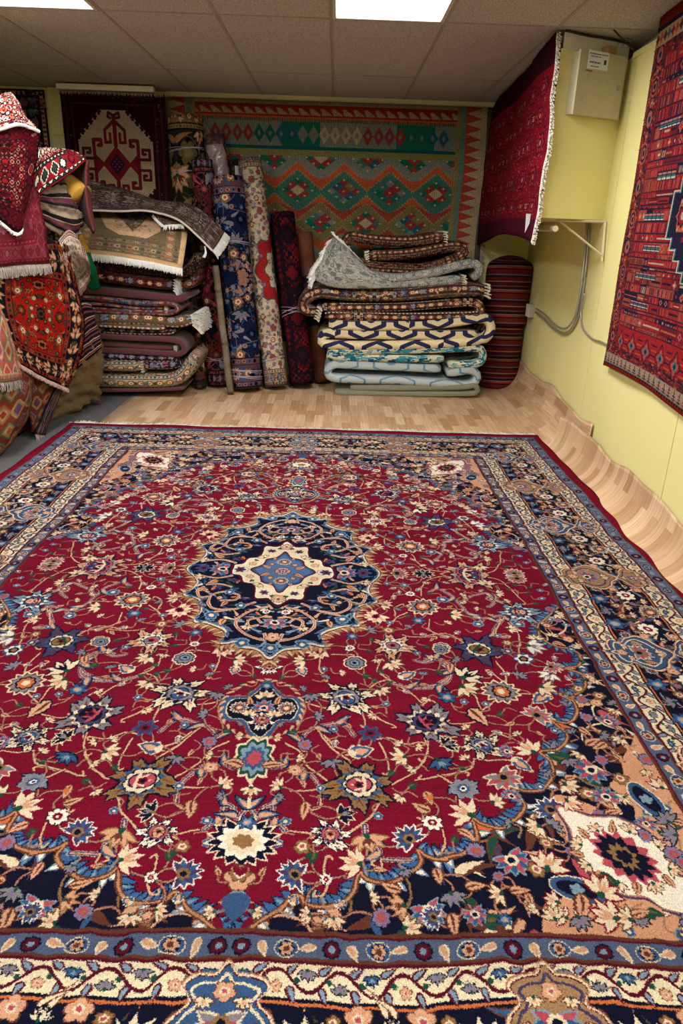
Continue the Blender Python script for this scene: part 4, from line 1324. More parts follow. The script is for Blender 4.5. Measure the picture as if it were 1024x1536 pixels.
def folded(name, path, th, Yf, depth, mat, seed=1, tw=.8, tl=1.2, parent=None, uoff=0.0, bulge=.012, n=7):
    """a folded carpet: a rounded thick band following PATH (pixels in the plane y=Yf) and running back by DEPTH"""
    pts = [at(x, y, Yf) for x, y in path]
    p2 = smooth_pts([(p.x, p.z) for p in pts], n)
    seg = np.hypot(*np.diff(p2, axis=0).T)
    L = np.concatenate([[0], np.cumsum(seg)])
    m = max(14, int(L[-1] / .03))
    s = np.linspace(0, L[-1], m)
    X = np.interp(s, L, p2[:, 0]); Z = np.interp(s, L, p2[:, 1])
    tx = np.gradient(X); tz = np.gradient(Z)
    tn = np.hypot(tx, tz) + 1e-9
    nx, nz = -tz / tn, tx / tn
    w = wob(seed)
    w2 = wob(seed + 77)
    # closed section: (y offset, normal offset)
    sec = []
    for k in range(7):
        a = -PI / 2 - k / 6 * PI
        sec.append((.5 + .5 * math.cos(a), .5 * math.sin(a)))      # front half circle
    sec = [(1 - 0, 0)] and sec
    vs, uvs = [], []
    K_ = 7 + 4 + 3 + 4
    for i in range(m):
        e = min(s[i], L[-1] - s[i])
        tt = th * .94 * (1 + .05 * w(s[i] * 1.3, 3)) * (0.72 + .28 * min(1, e / (th * .6 + 1e-6)))
        yf = Yf + bulge * w2(s[i] * 1.2, 0) + (.02 * (1 - min(1, e / .06)))
        yb = Yf + depth
        loop = []
        for k in range(7):                         # rounded front, bottom to top
            a = PI + PI / 2 - k / 6 * PI
            loop.append((yf + tt * .42 + tt * .42 * math.cos(a), tt * .5 * math.sin(a)))
        for k in range(1, 5):
            f = k / 5
            loop.append((yf + tt * .42 + (yb - yf - tt * .8) * f, tt * .5 + .003 * w(s[i] * 2, f * 4)))
        for k in range(3):
            a = PI / 2 - k / 2 * PI
            loop.append((yb - tt * .38 + tt * .38 * math.cos(a), tt * .5 * math.sin(a)))
        for k in range(1, 5):
            f = 1 - k / 5
            loop.append((yf + tt * .42 + (yb - yf - tt * .8) * f, -tt * .5))
        per = 0
        for k, (y, q) in enumerate(loop):
            if k:
                per += math.hypot(y - loop[k - 1][0], q - loop[k - 1][1])
            vs.append((X[i] + nx[i] * q, y, Z[i] + nz[i] * q))
            uvs.append(((s[i] + uoff) / tl, per / tw))
    K_ = len(loop)
    fs = []
    for i in range(m - 1):
        for k in range(K_):
            fs.append((i * K_ + k, (i + 1) * K_ + k, (i + 1) * K_ + (k + 1) % K_, i * K_ + (k + 1) % K_))
    fs.append(tuple(range(K_)))
    fs.append(tuple((m - 1) * K_ + k for k in range(K_))[::-1])
    o = mesh_obj(name, vs, fs, mat, parent, uvs=uvs, smooth=True)
    ends = []
    for i, sg in ((0, -1), (m - 1, 1)):
        d = Vector((tx[i] / tn[i] * sg, 0, tz[i] / tn[i] * sg))
        base = [Vector((X[i], Yf + .01 + f * depth * .8, Z[i])) for f in np.linspace(0, 1, 9)]
        fr = [Vector((X[i] + nx[i] * q, Yf + .02, Z[i] + nz[i] * q)) for q in np.linspace(-th * .42, th * .42, 5)]
        ends.append((base, fr, d))
    return o, ends


def end_fringe(end, mat, parent, th, length=.045, seed=3, down=.3):
    base, fr, d = end
    D = Vector((d.x, -.25, d.z - down))
    obs = []
    allp = []
    V, F = [], []
    for k, q in enumerate(np.linspace(-th * .38, th * .38, 5)):
        pts = [b + Vector((0, 0, 0)) + (fr[k] - Vector((fr[2].x, fr[k].y, fr[2].z))) for b in base]
        o = fringe(pts, mat, None, length, D, seed=seed + k, spread=.5, wd=.007, step=.006)
        me = o.data
        n = len(V)
        V += [tuple(v.co) for v in me.vertices]
        F += [tuple(i + n for i in p.vertices) for p in me.polygons]
        bpy.data.objects.remove(o)
        bpy.data.meshes.remove(me)
    return mesh_obj('fringe', V, F, mat, parent)


def rolled(name, top, bot, r, mat, label, seed=1, Yt=6.62, tw=None, tl=1.6, group=None, endmat=None, strings=(), smat=None, squash=1.0, Yb=None, spiral=.006, cat='rug'):
    """a rolled carpet standing on the floor and leaning back; TOP, BOT: pixels of the axis ends"""
    b = atfloor(bot[0], bot[1])
    if Yb is not None:
        b = at(bot[0], bot[1], Yb); b.z = 0
    B = Vector((b.x, b.y + r, 0.004))
    T = at(top[0], top[1], Yt)
    ax = (T - B)
    Ln = ax.length
    ax.normalize()
    a = ax.cross(Vector((0, 1, 0))); a.normalize()
    c = a.cross(ax); c.normalize()
    # rest the lower rim on the floor
    B.z += r * math.sqrt(max(0, 1 - ax.z ** 2)) + .002
    w = wob(seed)
    NS, NL = 40, 36
    vs, uvs = [], []
    tw = tw or 2 * PI * r
    for i in range(NL + 1):
        f = i / NL
        cen = B + ax * (Ln * f) + a * .006 * w(f * 3, 1) + c * .005 * w(f * 3, 5)
        rr0 = r * (1 + .035 * w(f * 4, 2))
        if i in (0, NL):
            rr0 *= .965
        for k in range(NS + 1):
            th = 2 * PI * k / NS - PI * .1
            rr = rr0 * (1 + .02 * w(k / NS * 4, f * 5)) + spiral * k / NS - spiral / 2
            vs.append(cen + (a * math.cos(th) + c * math.sin(th) * squash) * rr)
            uvs.append((k / NS * 2 * PI * r / tw, f * Ln / tl))
    fs = []
    C1 = NS + 1
    for i in range(NL):
        for k in range(NS):
            fs.append((i * C1 + k, i * C1 + k + 1, (i + 1) * C1 + k + 1, (i + 1) * C1 + k))
        fs.append((i * C1 + NS, i * C1, (i + 1) * C1, (i + 1) * C1 + NS))
    ids = [0] * len(fs)
    # ends: wound layers, each ring set alternately in and out
    for i, sg in ((0, -1), (NL, 1)):
        base = i * C1
        cen = B + ax * (Ln * i / NL)
        prev = [base + k for k in range(NS)]
        rings = max(3, int(r / .016))
        for q in range(1, rings):
            f = 1 - q / rings
            off = -.010 * sg if q % 2 else .0
            ring = []
            for k in range(NS):
                th = 2 * PI * k / NS - PI * .1
                ring.append(len(vs))
                vs.append(cen + (a * math.cos(th) + c * math.sin(th) * squash) * r * .96 * f + ax * off * 1.0)
                uvs.append((k / NS, .01 * q))
            for k in range(NS):
                qd = (prev[k], prev[(k + 1) % NS], ring[(k + 1) % NS], ring[k])
                fs.append(qd if sg > 0 else qd[::-1]); ids.append(1)
            prev = ring
        fs.append(tuple(prev) if sg > 0 else tuple(prev[::-1])); ids.append(1)
    o = mesh_obj(name, vs, fs, [mat, endmat or mat], None, uvs=uvs, smooth=True, mat_ids=ids)
    tag(o, label, cat, group)
    for f in strings:
        mb = MB()
        for k2 in range(3):
            cen = B + ax * (Ln * f + .006 * k2) 
            tilt = random.Random(seed * 7 + k2).uniform(-.03, .03)
            mb.tube([cen + (a * math.cos(t) + c * math.sin(t) * squash) * (r * 1.035 + .003) + ax * tilt * math.cos(t) for t in np.linspace(0, 2 * PI, 25)], .0016, 5)
        mb.build('tie_string', smat, o)
    return o, (B, ax, Ln, a, c, r)


def paper_tag(roll, f, th, mat, w=.035, h=.08, smat=None):
    o, (B, ax, Ln, a, c, r) = roll
    cen = B + ax * (Ln * f)
    d = (a * math.cos(th) + c * math.sin(th))
    p = cen + d * (r * 1.05 + .006)
    s = Vector((d.y, -d.x, 0)); s.normalize()
    vs = []
    for e in (0, .0012):
        for (u, v) in ((-w / 2, 0), (w / 2, 0), (w / 2, -h), (-w / 2, -h)):
            vs.append(p + s * u + Vector((0, 0, v)) + d * (e - .1 * v))
    fs = [(0, 1, 2, 3), (7, 6, 5, 4)] + [(k, k + 4, (k + 1) % 4 + 4, (k + 1) % 4) for k in range(4)]
    return mesh_obj('paper_tag', vs, fs, mat, o)


# ================================================================== MATERIALS
M = {}
M['yellow'] = plain('yellow_paint', (223, 215, 148), .6, noise=.05, nscale=3, bump=.05, bscale=60)
M['white_board'] = plain('white_board', (226, 222, 214), .7, noise=.10, nscale=6)
M['cream_trim'] = plain('cream_trim', (198, 188, 150), .5)
M['dark_gap'] = plain('dark_gap', (28, 24, 20), .9)
M['concrete'] = plain('grey_floor', (74, 74, 76), .9, noise=.22, nscale=18, bump=.3, bscale=120)
M['fringe'] = plain('cotton_fringe', (206, 198, 184), .95, noise=.15, nscale=60)
M['white_fringe'] = plain('white_fringe', (226, 224, 218), .95, noise=.10, nscale=60)
M['grey_fringe'] = plain('grey_fringe', (150, 140, 132), .95, noise=.25, nscale=60)
M['pink_fringe'] = plain('pink_fringe', (190, 158, 150), .95, noise=.2, nscale=60)
M['string'] = plain('twine', (178, 176, 190), .6)
M['paper'] = plain('paper', (216, 220, 226), .7)
M['print'] = plain('print', (60, 66, 84), .7)
M['metal'] = plain('conduit_metal', (170, 166, 158), .38, .55, noise=.1, nscale=20)
M['box_paint'] = plain('box_paint', (176, 168, 140), .45, noise=.06, nscale=12)
M['plate'] = plain('outlet_plate', (214, 212, 204), .4)
M['cable'] = plain('black_cable', (26, 24, 22), .5)
M['wood_block'] = plain('wood_block', (160, 128, 78), .7, noise=.15, nscale=10)
M['rod'] = plain('rod_paint', (206, 196, 168), .5)
M['jute'] = plain('jute_back', (104, 84, 52), .95, noise=.3, nscale=40, bump=.5, bscale=260)
M['back_red'] = plain('carpet_back_red', (96, 36, 36), .95, noise=.25, nscale=60, bump=.4, bscale=260)
M['back_brown'] = plain('carpet_back_brown', (96, 74, 60), .95, noise=.25, nscale=60, bump=.4, bscale=260)
M['back_grey'] = plain('carpet_back_grey', (122, 112, 100), .95, noise=.2, nscale=60, bump=.4, bscale=260)
M['back_dark'] = plain('carpet_back_dark', (40, 26, 24), .95, noise=.3, nscale=60, bump=.4, bscale=260)
M['maroon'] = plain('maroon_wool', (84, 34, 44), .95, noise=.14, nscale=50, bump=.4, bscale=240, sheen=.2)
M['sage'] = plain('sage_wool', (120, 122, 100), .95, noise=.12, nscale=50, bump=.4, bscale=240, sheen=.2)
M['mustard'] = plain('mustard_wool', (166, 122, 40), .95, noise=.2, nscale=50, bump=.4, bscale=240)
M['film'] = plain('plastic_wrap', (150, 132, 136), .18, noise=.25, nscale=22)


def wood_floor(name, base=((196, 160, 124), (170, 132, 96), (212, 180, 146))):
    """printed vinyl with three-strip oak blocks; drawn in the sheet's own UV metres"""
    m, nt, b = new_mat(name)
    N, Lk = nt.nodes, nt.links
    tc = N.new('ShaderNodeTexCoord')
    mp = N.new('ShaderNodeMapping')
    Lk.new(tc.outputs['UV'], mp.inputs['Vector'])
    br = N.new('ShaderNodeTexBrick')
    br.inputs['Scale'].default_value = 1.0
    br.inputs['Brick Width'].default_value = .34
    br.inputs['Row Height'].default_value = .068
    br.inputs['Mortar Size'].default_value = .0007
    br.inputs['Mortar Smooth'].default_value = .2
    br.offset = .37
    br.offset_frequency = 2
    br.inputs['Color1'].default_value = (0, 0, 0, 1)
    br.inputs['Color2'].default_value = (1, 1, 1, 1)
    br.inputs['Mortar'].default_value = (.2, .2, .2, 1)
    Lk.new(mp.outputs[0], br.inputs['Vector'])
    cr = N.new('ShaderNodeValToRGB')
    cr.color_ramp.elements[0].color = lin(base[1]); cr.color_ramp.elements[0].position = 0
    cr.color_ramp.elements[1].color = lin(base[2]); cr.color_ramp.elements[1].position = 1
    e = cr.color_ramp.elements.new(.5); e.color = lin(base[0])
    Lk.new(br.outputs['Color'], cr.inputs[0])
    mp2 = N.new('ShaderNodeMapping')
    mp2.inputs['Scale'].default_value = (2.2, 46, 1)
    Lk.new(tc.outputs['UV'], mp2.inputs['Vector'])
    ns = N.new('ShaderNodeTexNoise')
    ns.inputs['Scale'].default_value = 1.6
    ns.inputs['Detail'].default_value = 6
    ns.inputs['Distortion'].default_value = .6
    Lk.new(mp2.outputs[0], ns.inputs['Vector'])
    mr = N.new('ShaderNodeMapRange')
    mr.inputs[1].default_value = .3; mr.inputs[2].default_value = .7
    mr.inputs[3].default_value = .80; mr.inputs[4].default_value = 1.15
    Lk.new(ns.outputs['Fac'], mr.inputs[0])
    mx = N.new('ShaderNodeVectorMath'); mx.operation = 'SCALE'
    Lk.new(cr.outputs[0], mx.inputs[0]); Lk.new(mr.outputs[0], mx.inputs['Scale'])
    Lk.new(mx.outputs[0], b.inputs['Base Color'])
    b.inputs['Roughness'].default_value = .42
    return m


M['vinyl'] = wood_floor('oak_vinyl')


def ceiling_mat():
    m, nt, b = new_mat('ceiling_tile')
    N, Lk = nt.nodes, nt.links
    tc = N.new('ShaderNodeTexCoord')
    v = N.new('ShaderNodeTexVoronoi'); v.inputs['Scale'].default_value = 170
    Lk.new(tc.outputs['Object'], v.inputs['Vector'])
    n = N.new('ShaderNodeTexNoise'); n.inputs['Scale'].default_value = 120; n.inputs['Detail'].default_value = 3
    Lk.new(tc.outputs['Object'], n.inputs['Vector'])
    cr = N.new('ShaderNodeValToRGB')
    cr.color_ramp.elements[0].position = .35; cr.color_ramp.elements[0].color = lin((150, 146, 146))
    cr.color_ramp.elements[1].position = .6; cr.color_ramp.elements[1].color = lin((206, 202, 202))
    Lk.new(n.outputs['Fac'], cr.inputs[0])
    Lk.new(cr.outputs[0], b.inputs['Base Color'])
    bp = N.new('ShaderNodeBump'); bp.inputs['Strength'].default_value = .3; bp.inputs['Distance'].default_value = .002
    Lk.new(v.outputs['Distance'], bp.inputs['Height']); Lk.new(bp.outputs[0], b.inputs['Normal'])
    b.inputs['Roughness'].default_value = .95
    return m


M['ceiling'] = ceiling_mat()


def emit_mat(strength):
    m, nt, b = new_mat('lamp_diffuser')
    b.inputs['Base Color'].default_value = (.9, .9, .9, 1)
    b.inputs['Emission Color'].default_value = (1, .97, .93, 1)
    b.inputs['Emission Strength'].default_value = strength
    return m


M['diffuser'] = emit_mat(PANEL_STRENGTH)


def struct(o):
    o['kind'] = 'structure'
    return o


# ================================================================== ROOM
LX = -2.95          # left wall
FY = -3.2           # wall behind the camera
T = .10
# floor
struct(MB().box(LX - T, 2.4, FY - T, REARY + T, -.10, 0).build('floor', M['concrete']))
# rear wall
struct(MB().box(LX - T, 2.2, REARY, REARY + T, 0, CEIL + .3).build('wall_rear', M['yellow']))
struct(MB().box(LX - T, LX, FY, REARY, 0, CEIL + .3).build('wall_left', M['yellow']))
struct(MB().box(LX - T, 2.2, FY - T, FY, 0, CEIL + .3).build('wall_front', M['yellow']))
# right wall: painted panels over a dark backing, seams every 1.42 m
mb = MB()
mat_ids = []
y = FY
seams = [FY] + [3.065 - 1.44 * k for k in (4, 3, 2, 1)] + [3.065, 4.505, 5.945, REARY]
for a, b in zip(seams[:-1], seams[1:]):
    a2, b2 = a + .003, b - .003
    for (z0, z1, ex) in ((0, 2.27, 0),):
        v = [(rwx(a2), a2, z0), (rwx(b2), b2, z0), (rwx(b2) + .02, b2, z0), (rwx(a2) + .02, a2, z0), (rwx(a2), a2, z1), (rwx(b2), b2, z1), (rwx(b2) + .02, b2, z1), (rwx(a2) + .02, a2, z1)]
        mb.add(v, box_vf(0, 1, 0, 1, 0, 1)[1])
n_yel = len(mb.f)
v = [(rwx(FY) + .02, FY, 0), (rwx(REARY) + .02, REARY, 0), (rwx(REARY) + .5, REARY, 0), (rwx(FY) + .5, FY, 0)]
v += [(p[0], p[1], CEIL + .3) for p in v]
mb.add(v, box_vf(0, 1, 0, 1, 0, 1)[1])
n_dark = len(mb.f)
v = [(rwx(FY) + .012, FY, 2.27), (rwx(REARY) + .012, REARY, 2.27), (rwx(REARY) + .02, REARY, 2.27), (rwx(FY) + .02, FY, 2.27)]
v += [(p[0], p[1], CEIL + .2) for p in v]
mb.add(v, box_vf(0, 1, 0, 1, 0, 1)[1])
ids = [0] * n_yel + [1] * (n_dark - n_yel) + [2] * (len(mb.f) - n_dark)
struct(mesh_obj('wall_right', mb.v, mb.f, [M['yellow'], M['dark_gap'], M['white_board']], mat_ids=ids))
# rail on top of the yellow panels
mb = MB()
v = [(rwx(FY) - .012, FY, 2.255), (rwx(4.55) - .012, 4.55, 2.255), (rwx(4.55) + .01, 4.55, 2.255), (rwx(FY) + .01, FY, 2.255)]
v += [(p[0], p[1], 2.285) for p in v]
struct(MB().add(v, box_vf(0, 1, 0, 1, 0, 1)[1]).build('trim_1', M['yellow']))
# rear wall top rail and the grooved boards at the left
struct(MB().box(-1.46, 1.33, REARY - .02, REARY, 2.325, CEIL).build('trim_2', M['cream_trim']))
mb = MB()
for z0, z1 in ((0, .42), (.425, .845), (.85, 1.27), (1.275, 1.69), (1.695, 1.90), (1.905, 2.0), (2.005, 2.36)):
    mb.box(-2.46, -2.2, REARY - .018, REARY, z0, z1)
struct(mb.build('trim_3', M['yellow'], bevel=.002))

# soffit boxing at the right rear corner
SY0, SY1 = 4.44, 4.66
sx0 = lambda y: 1.178 + .055 * (y - SY0)
v = [(sx0(SY0), SY0), (rwx(SY1), SY1), (rwx(REARY), REARY), (sx0(REARY), REARY)]
def prism(v, z0, z1):
    n = len(v)
    vs = [(p[0], p[1], z0) for p in v] + [(p[0], p[1], z1) for p in v]
    fs = [tuple(range(n))[::-1], tuple(range(n, 2 * n))] + [(k, (k + 1) % n, (k + 1) % n + n, k + n) for k in range(n)]
    return vs, fs
a = prism(v, 1.432, 2.272)
mb = MB().add(*a)
n1 = len(mb.f)
v2 = [(v[0][0] + .012, v[0][1] + .012), (v[1][0], v[1][1] + .012), v[2], (v[3][0] + .012, v[3][1])]
mb.add(*prism(v2, 2.272, CEIL - .012))
struct(mesh_obj('wall_soffit', mb.v, mb.f, [M['yellow'], M['white_board']], mat_ids=[0] * n1 + [1] * (len(mb.f) - n1)))
SOFV = list(v)
dirn = (Vector((v[1][0], v[1][1], 0)) - Vector((v[0][0], v[0][1], 0))).normalized()
nout = Vector((dirn.y, -dirn.x, 0))

# ceiling tiles: each panel rests on a grid
CXS = [LX, -2.46, -1.86, -1.26, -.66, -.06, .54, 1.14, 2.2]
CYS = [FY, -1.52, -.04, 1.44, 2.92, 4.40, 5.88, REARY]
mb = MB()
lit = []
for i in range(len(CXS) - 1):
    for j in range(len(CYS) - 1):
        x0, x1, y0, y1 = CXS[i], CXS[i + 1], CYS[j], CYS[j + 1]
        if (abs(x0 + .06) < .01 or abs(x0 + 1.86) < .01) and j in (0, 2, 4):
            lit.append((x0, x1, y0, y1))
            continue
        mb.box(x0 + .003, x1 - .003, y0 + .003, y1 - .003, CEIL, CEIL + .02)
mb.box(LX, 2.2, FY, REARY, CEIL + .12, CEIL + .14)
struct(mb.build('ceiling', M['ceiling']))
mb = MB()
for x in CXS[1:-1]:
    mb.box(x - .009, x + .009, FY, REARY, CEIL - .003, CEIL + .001)
for y in CYS[1:-1]:
    mb.box(LX, 2.2, y - .009, y + .009, CEIL - .0035, CEIL + .001)
struct(mb.build('trim_4', plain('grid_paint', (166, 156, 146), .6)))
for (x0, x1, y0, y1) in lit:
    mid = x0 > -1
    near = y0 > 2.8
    if near:
        lb = 'bright rectangular ceiling light panel ' + ('above the middle of the room' if mid else 'at the upper left corner above the draped heap')
    else:
        lb = 'ceiling light panel over the front part of the room, behind the viewer'
    o = empty('ceiling_light', ((x0 + x1) / 2, (y0 + y1) / 2, CEIL), lb, 'ceiling light', 'ceiling light panels')
    mb = MB()
    mb.box(x0 + .010, x0 + .028, y0 + .010, y1 - .010, CEIL - .006, CEIL + .10)
    mb.box(x1 - .028, x1 - .010, y0 + .010, y1 - .010, CEIL - .006, CEIL + .10)
    mb.box(x0 + .028, x1 - .028, y0 + .010, y0 + .028, CEIL - .006, CEIL + .10)
    mb.box(x0 + .028, x1 - .028, y1 - .028, y1 - .010, CEIL - .006, CEIL + .10)
    mb.build('frame', M['plate'], o)
    MB().box(x0 + .028, x1 - .028, y0 + .028, y1 - .028, CEIL + .004, CEIL + .010).build('diffuser', M['diffuser'], o)
    ld = bpy.data.lights.new('lamp', 'AREA')
    ld.shape = 'RECTANGLE'
    ld.size = x1 - x0 - .08
    ld.size_y = y1 - y0 - .08
    ld.color = (1.0, .98, .965)
    ld.energy = LAMP_W * (LAMP_MID if mid else LAMP_LEFT) * (1.0 if near else LAMP_FRONT)
    lo = bpy.data.objects.new('lamp', ld)
    COL.objects.link(lo)
    lo.location = ((x0 + x1) / 2, (y0 + y1) / 2, CEIL - .012)
    lo.parent = o
    lo.matrix_parent_inverse = Matrix.Translation(-o.location)

# ------------------------------------------------------------------ vinyl flooring
def vinyl(name, y0, y1, x0, ny, prof, z=.002, uvswap=False, th=.0025):
    """prof(y) -> (start x of the curl, end x, end height); the sheet lies flat then curls up"""
    vs, uvs = [], []
    NX, NC = 12, 14
    for i in range(ny + 1):
        y = y0 + (y1 - y0) * i / ny
        xs, xe, ze = prof(y)
        row = []
        for k in range(NX + 1):
            row.append((x0 + (xs - x0) * k / NX, z))
        for k in range(1, NC + 1):
            t = k / NC
            a = t * PI / 2
            row.append((xs + (xe - xs) * math.sin(a) ** .9, z + (ze - z) * (1 - math.cos(a)) ** 1.05))
        s = 0
        for k, (x, zz) in enumerate(row):
            if k:
                s += math.hypot(x - row[k - 1][0], zz - row[k - 1][1])
            else:
                s = row[0][0]
            vs.append((x, y, zz))
            uvs.append((s, y) if uvswap else (y, s))
    C_ = NX + NC + 1
    top = len(vs)
    vs += [(x, y, zz - th) for x, y, zz in vs]
    uvs += uvs
    fs = []
    for i in range(ny):
        for k in range(C_ - 1):
            a = i * C_ + k
            fs.append((a, a + 1, a + C_ + 1, a + C_)); fs.append((top + a, top + a + C_, top + a + C_ + 1, top + a + 1))
    rim = [(i, C_ - 1) for i in range(ny + 1)]
    for k in range(ny):
        a, b = k * C_ + C_ - 1, (k + 1) * C_ + C_ - 1
        fs.append((a, top + a, top + b, b))
        a, b = k * C_, (k + 1) * C_
        fs.append((a, b, top + b, top + a))
    for i in (0, ny):
        for k in range(C_ - 1):
            a = i * C_ + k
            fs.append((a, top + a, top + a + 1, a + 1))
    o = mesh_obj(name, vs, fs, M['vinyl'], uvs=uvs, smooth=True)
    return struct(o)


def prof_rear(y):
    f = (y - 4.2) / 2.4
    bump = .03 * math.sin(y * 5.1) + .012 * math.sin(y * 11)
    g_ = min(1, max(0, (y - 4.5) / .5))
    return (rwx(y) - .13 - .18 * g_ + .06 * max(0, f), rwx(y) - .014, .27 + bump * .6 - .10 * max(0, f - .6))


def prof_front(y):
    e = max(0, (y - 3.4) / 1.2)
    w = .015 * math.sin(y * 6.3) + .008 * math.sin(y * 13)
    return (rwx(y) - .19, rwx(y) - .012 - .085 * min(1, e) ** 1.5, .215 + w + .01 * e)


vinyl('floor_vinyl', 4.18, 6.84, -1.66, 60, prof_rear, .003, False)
vinyl('floor_vinyl', .3, 4.62, .6, 90, prof_front, .0065, True)

# ================================================================== THE BIG RUG
RX, RY = -0.185, 2.64
M['big_rug'] = woven('big_rug', draw_big_rug(), gain=BIG_GAIN, knots=420)
HU, HV = 1.64, 2.19
nx, ny = 110, 146
vs, uvs = [], []
w1, w2 = wob(5), wob(6)
for s in (1, 0):
    for j in range(ny + 1):
        for i in range(nx + 1):
            u, v = i / nx, j / ny
            x = RX + (u - .5) * 2 * HU
            y = RY + (v - .5) * 2 * HV
            x += .010 * w1(v * 6, 2) * (abs(u - .5) * 2) ** 3 + .004 * w2(v * 14, u * 3)
            y += .014 * w2(u * 5, 1) * (abs(v - .5) * 2) ** 3
            ed = min(min(u, 1 - u) * 3.28, min(v, 1 - v) * 4.38)
            z = .012 + .0035 * (1 + w1(u * 5, v * 7)) + (.008 * (1 + w2(v * 9, 1)) * max(0, 1 - ed / .18))
            if s == 0:
                z -= .009
            vs.append((x, y, z)); uvs.append((u, v))
C_ = nx + 1
top = (nx + 1) * (ny + 1)
fs, ids = [], []
for j in range(ny):
    for i in range(nx):
        a = j * C_ + i
        fs.append((a, a + 1, a + C_ + 1, a + C_)); ids.append(0)
        fs.append((top + a, top + a + C_, top + a + C_ + 1, top + a + 1)); ids.append(1)
rim = [(0, i) for i in range(nx)] + [(j, nx) for j in range(ny)] + [(ny, i) for i in range(nx, 0, -1)] + [(j, 0) for j in range(ny, 0, -1)]
for k in range(len(rim)):
    a = rim[k][0] * C_ + rim[k][1]; b = rim[(k + 1) % len(rim)][0] * C_ + rim[(k + 1) % len(rim)][1]
    fs.append((b, a, top + a, top + b)); ids.append(0)
rug = mesh_obj('rug', vs, fs, [M['big_rug'], M['back_red']], uvs=uvs, smooth=True, mat_ids=ids)
tag(rug, 'huge red rug with navy central medallion and flowered borders lying over the floor', 'rug')
edge = [Vector(vs[ny * C_ + i]) - Vector((0, .004, .006)) for i in range(0, nx + 1)]
fringe(edge, M['fringe'], rug, .075, (0, 1, -.03), step=.0035, wd=.008, seed=4, spread=.6)

# ================================================================== HANGING CARPETS
def P_(*q):
    return [at(*p) for p in q]

# kilim on the rear wall
M['kilim'] = woven('wall_kilim', tex_kilim_wall(), gain=.92, bump=.2, knots=260)
kw, kh = 2.78, 2.0
G = []
for r_, z in enumerate((.33, .8, 1.3, 1.8, 2.318)):
    G.append([Vector((-1.475 + kw * c / 5 + (.012 * math.sin(z * 5 + c) if c in (0, 5) else 0), 6.815 - (.012 if c % 2 else 0) - .02 * (2.3 - z) / 2, z)) for c in range(6)])
o, P = sheet('hanging_kilim', G, M['kilim'], .006, amp=.008, seed=3, uv=(0, 0, 1, 1))
tag(o, 'wide teal and rust kilim with rows of stepped diamonds hanging on the rear wall', 'kilim')
fringe(P[:, -1][5:], M['grey_fringe'], o, .05, (1, -.1, -.5), step=.006, wd=.006, seed=8)

# dark carpet with cream octagon
M['med'] = woven('medallion_carpet', tex_medallion(), gain=.92, bump=.2)
G = []
for z in (1.26, 1.6, 1.95, 2.30):
    G.append([Vector((-2.262 + .84 * c / 3, 6.56 + .01 * math.sin(c * 2 + z), z)) for c in range(4)])
o, P = sheet('hanging_rug', G, M['med'], .010, amp=.005, seed=13)
tag(o, 'dark maroon rug with hooked red diamond on a cream octagon, hanging behind the folded pile', 'rug')
fringe(P[-1] + np.array([0, -.006, -.002]), M['grey_fringe'], o, .022, (0, -.3, -1), step=.006, wd=.006, seed=9, spread=.5)
mb = MB().box(-2.275, -1.50, 6.52, 6.60, 2.306, 2.345)
struct(mb.build('trim_5', M['white_board'], bevel=.003))

# partly visible carpet at the far left of the rear wall
M['leftwall'] = woven('left_wall_carpet', tex_floral(1.2, 1.8, (120, 98, 80), (40, 26, 30), ['rd', 'br', 'gy', 'or_'], 41, kinds=['pst', 'gry', 'pnk', 'lav'], size=.05), gain=.5)
G = [[Vector((-3.4 + .93 * c / 3 if c else -2.93, 6.80 - .005 * c, z)) for c in range(4)] for z in (.7, 1.2, 1.8, 2.335)]
G = [[Vector((-2.93 + .455 * c / 3, 6.80 + .006 * (c % 2), z)) for c in range(4)] for z in (.7, 1.2, 1.8, 2.335)]
o, P = sheet('hanging_rug', G, M['leftwall'], .010, amp=.004, seed=14, uv=(.6, 0, 1, 1))
tag(o, 'brownish floral rug with a black edge hanging at the far left of the rear wall', 'rug')

# deep red carpet on the side of the soffit
M['baluch'] = woven('baluch', tex_baluch(), gain=.78, bump=.3)
G = []
zs = (1.30, 1.55, 1.85, 2.10, 2.345)
for z in zs:
    row = []
    for c in range(7):
        f = c / 6
        y = 4.425 + 2.36 * f
        x = 1.178 + .055 * (y - 4.44) - .020 - .012 * math.sin(f * 9 + z * 3) - (.02 * (2.345 - z))
        row.append(Vector((x, y + .03 * math.sin(z * 6) * (1 - f) * .7, z + (.045 * math.sin(f * 4) - .03 * f if z < 1.4 else 0) - (.02 * f if z > 2.3 else 0))))
    G.append(row[::-1])
o, P = sheet('hanging_rug', G, M['baluch'], .012, amp=.010, seed=23, uv=(1, 0, 0, 1), back=M['back_red'])
tag(o, 'deep red tribal rug with cream fringe hanging on the left side of the corner boxing', 'rug')
fringe(P[:, -1], M['fringe'], o, .026, (.3, -.9, -.5), step=.0035, wd=.007, seed=19, spread=.5)
fringe(P[:, -1] + np.array([.006, 0, 0]), M['fringe'], o, .028, (.6, -.7, -.5), step=.0035, wd=.007, seed=29, spread=.5)
# its small paper tag
t = at(792, 333, 4.53)
mb = MB()
mb.add([t + Vector(p) for p in ((-.018, 0, .045), (.012, .01, .045), (.010, .004, -.005), (-.014, -.006, -.06), (-.018, .0012, .045), (.012, .0112, .045), (.010, .0052, -.005), (-.014, -.0048, -.06))], [(0, 3, 2, 1), (4, 5, 6, 7), (0, 1, 5, 4), (1, 2, 6, 5), (2, 3, 7, 6), (3, 0, 4, 7)])
mb.build('paper_tag', M['paper'], o)

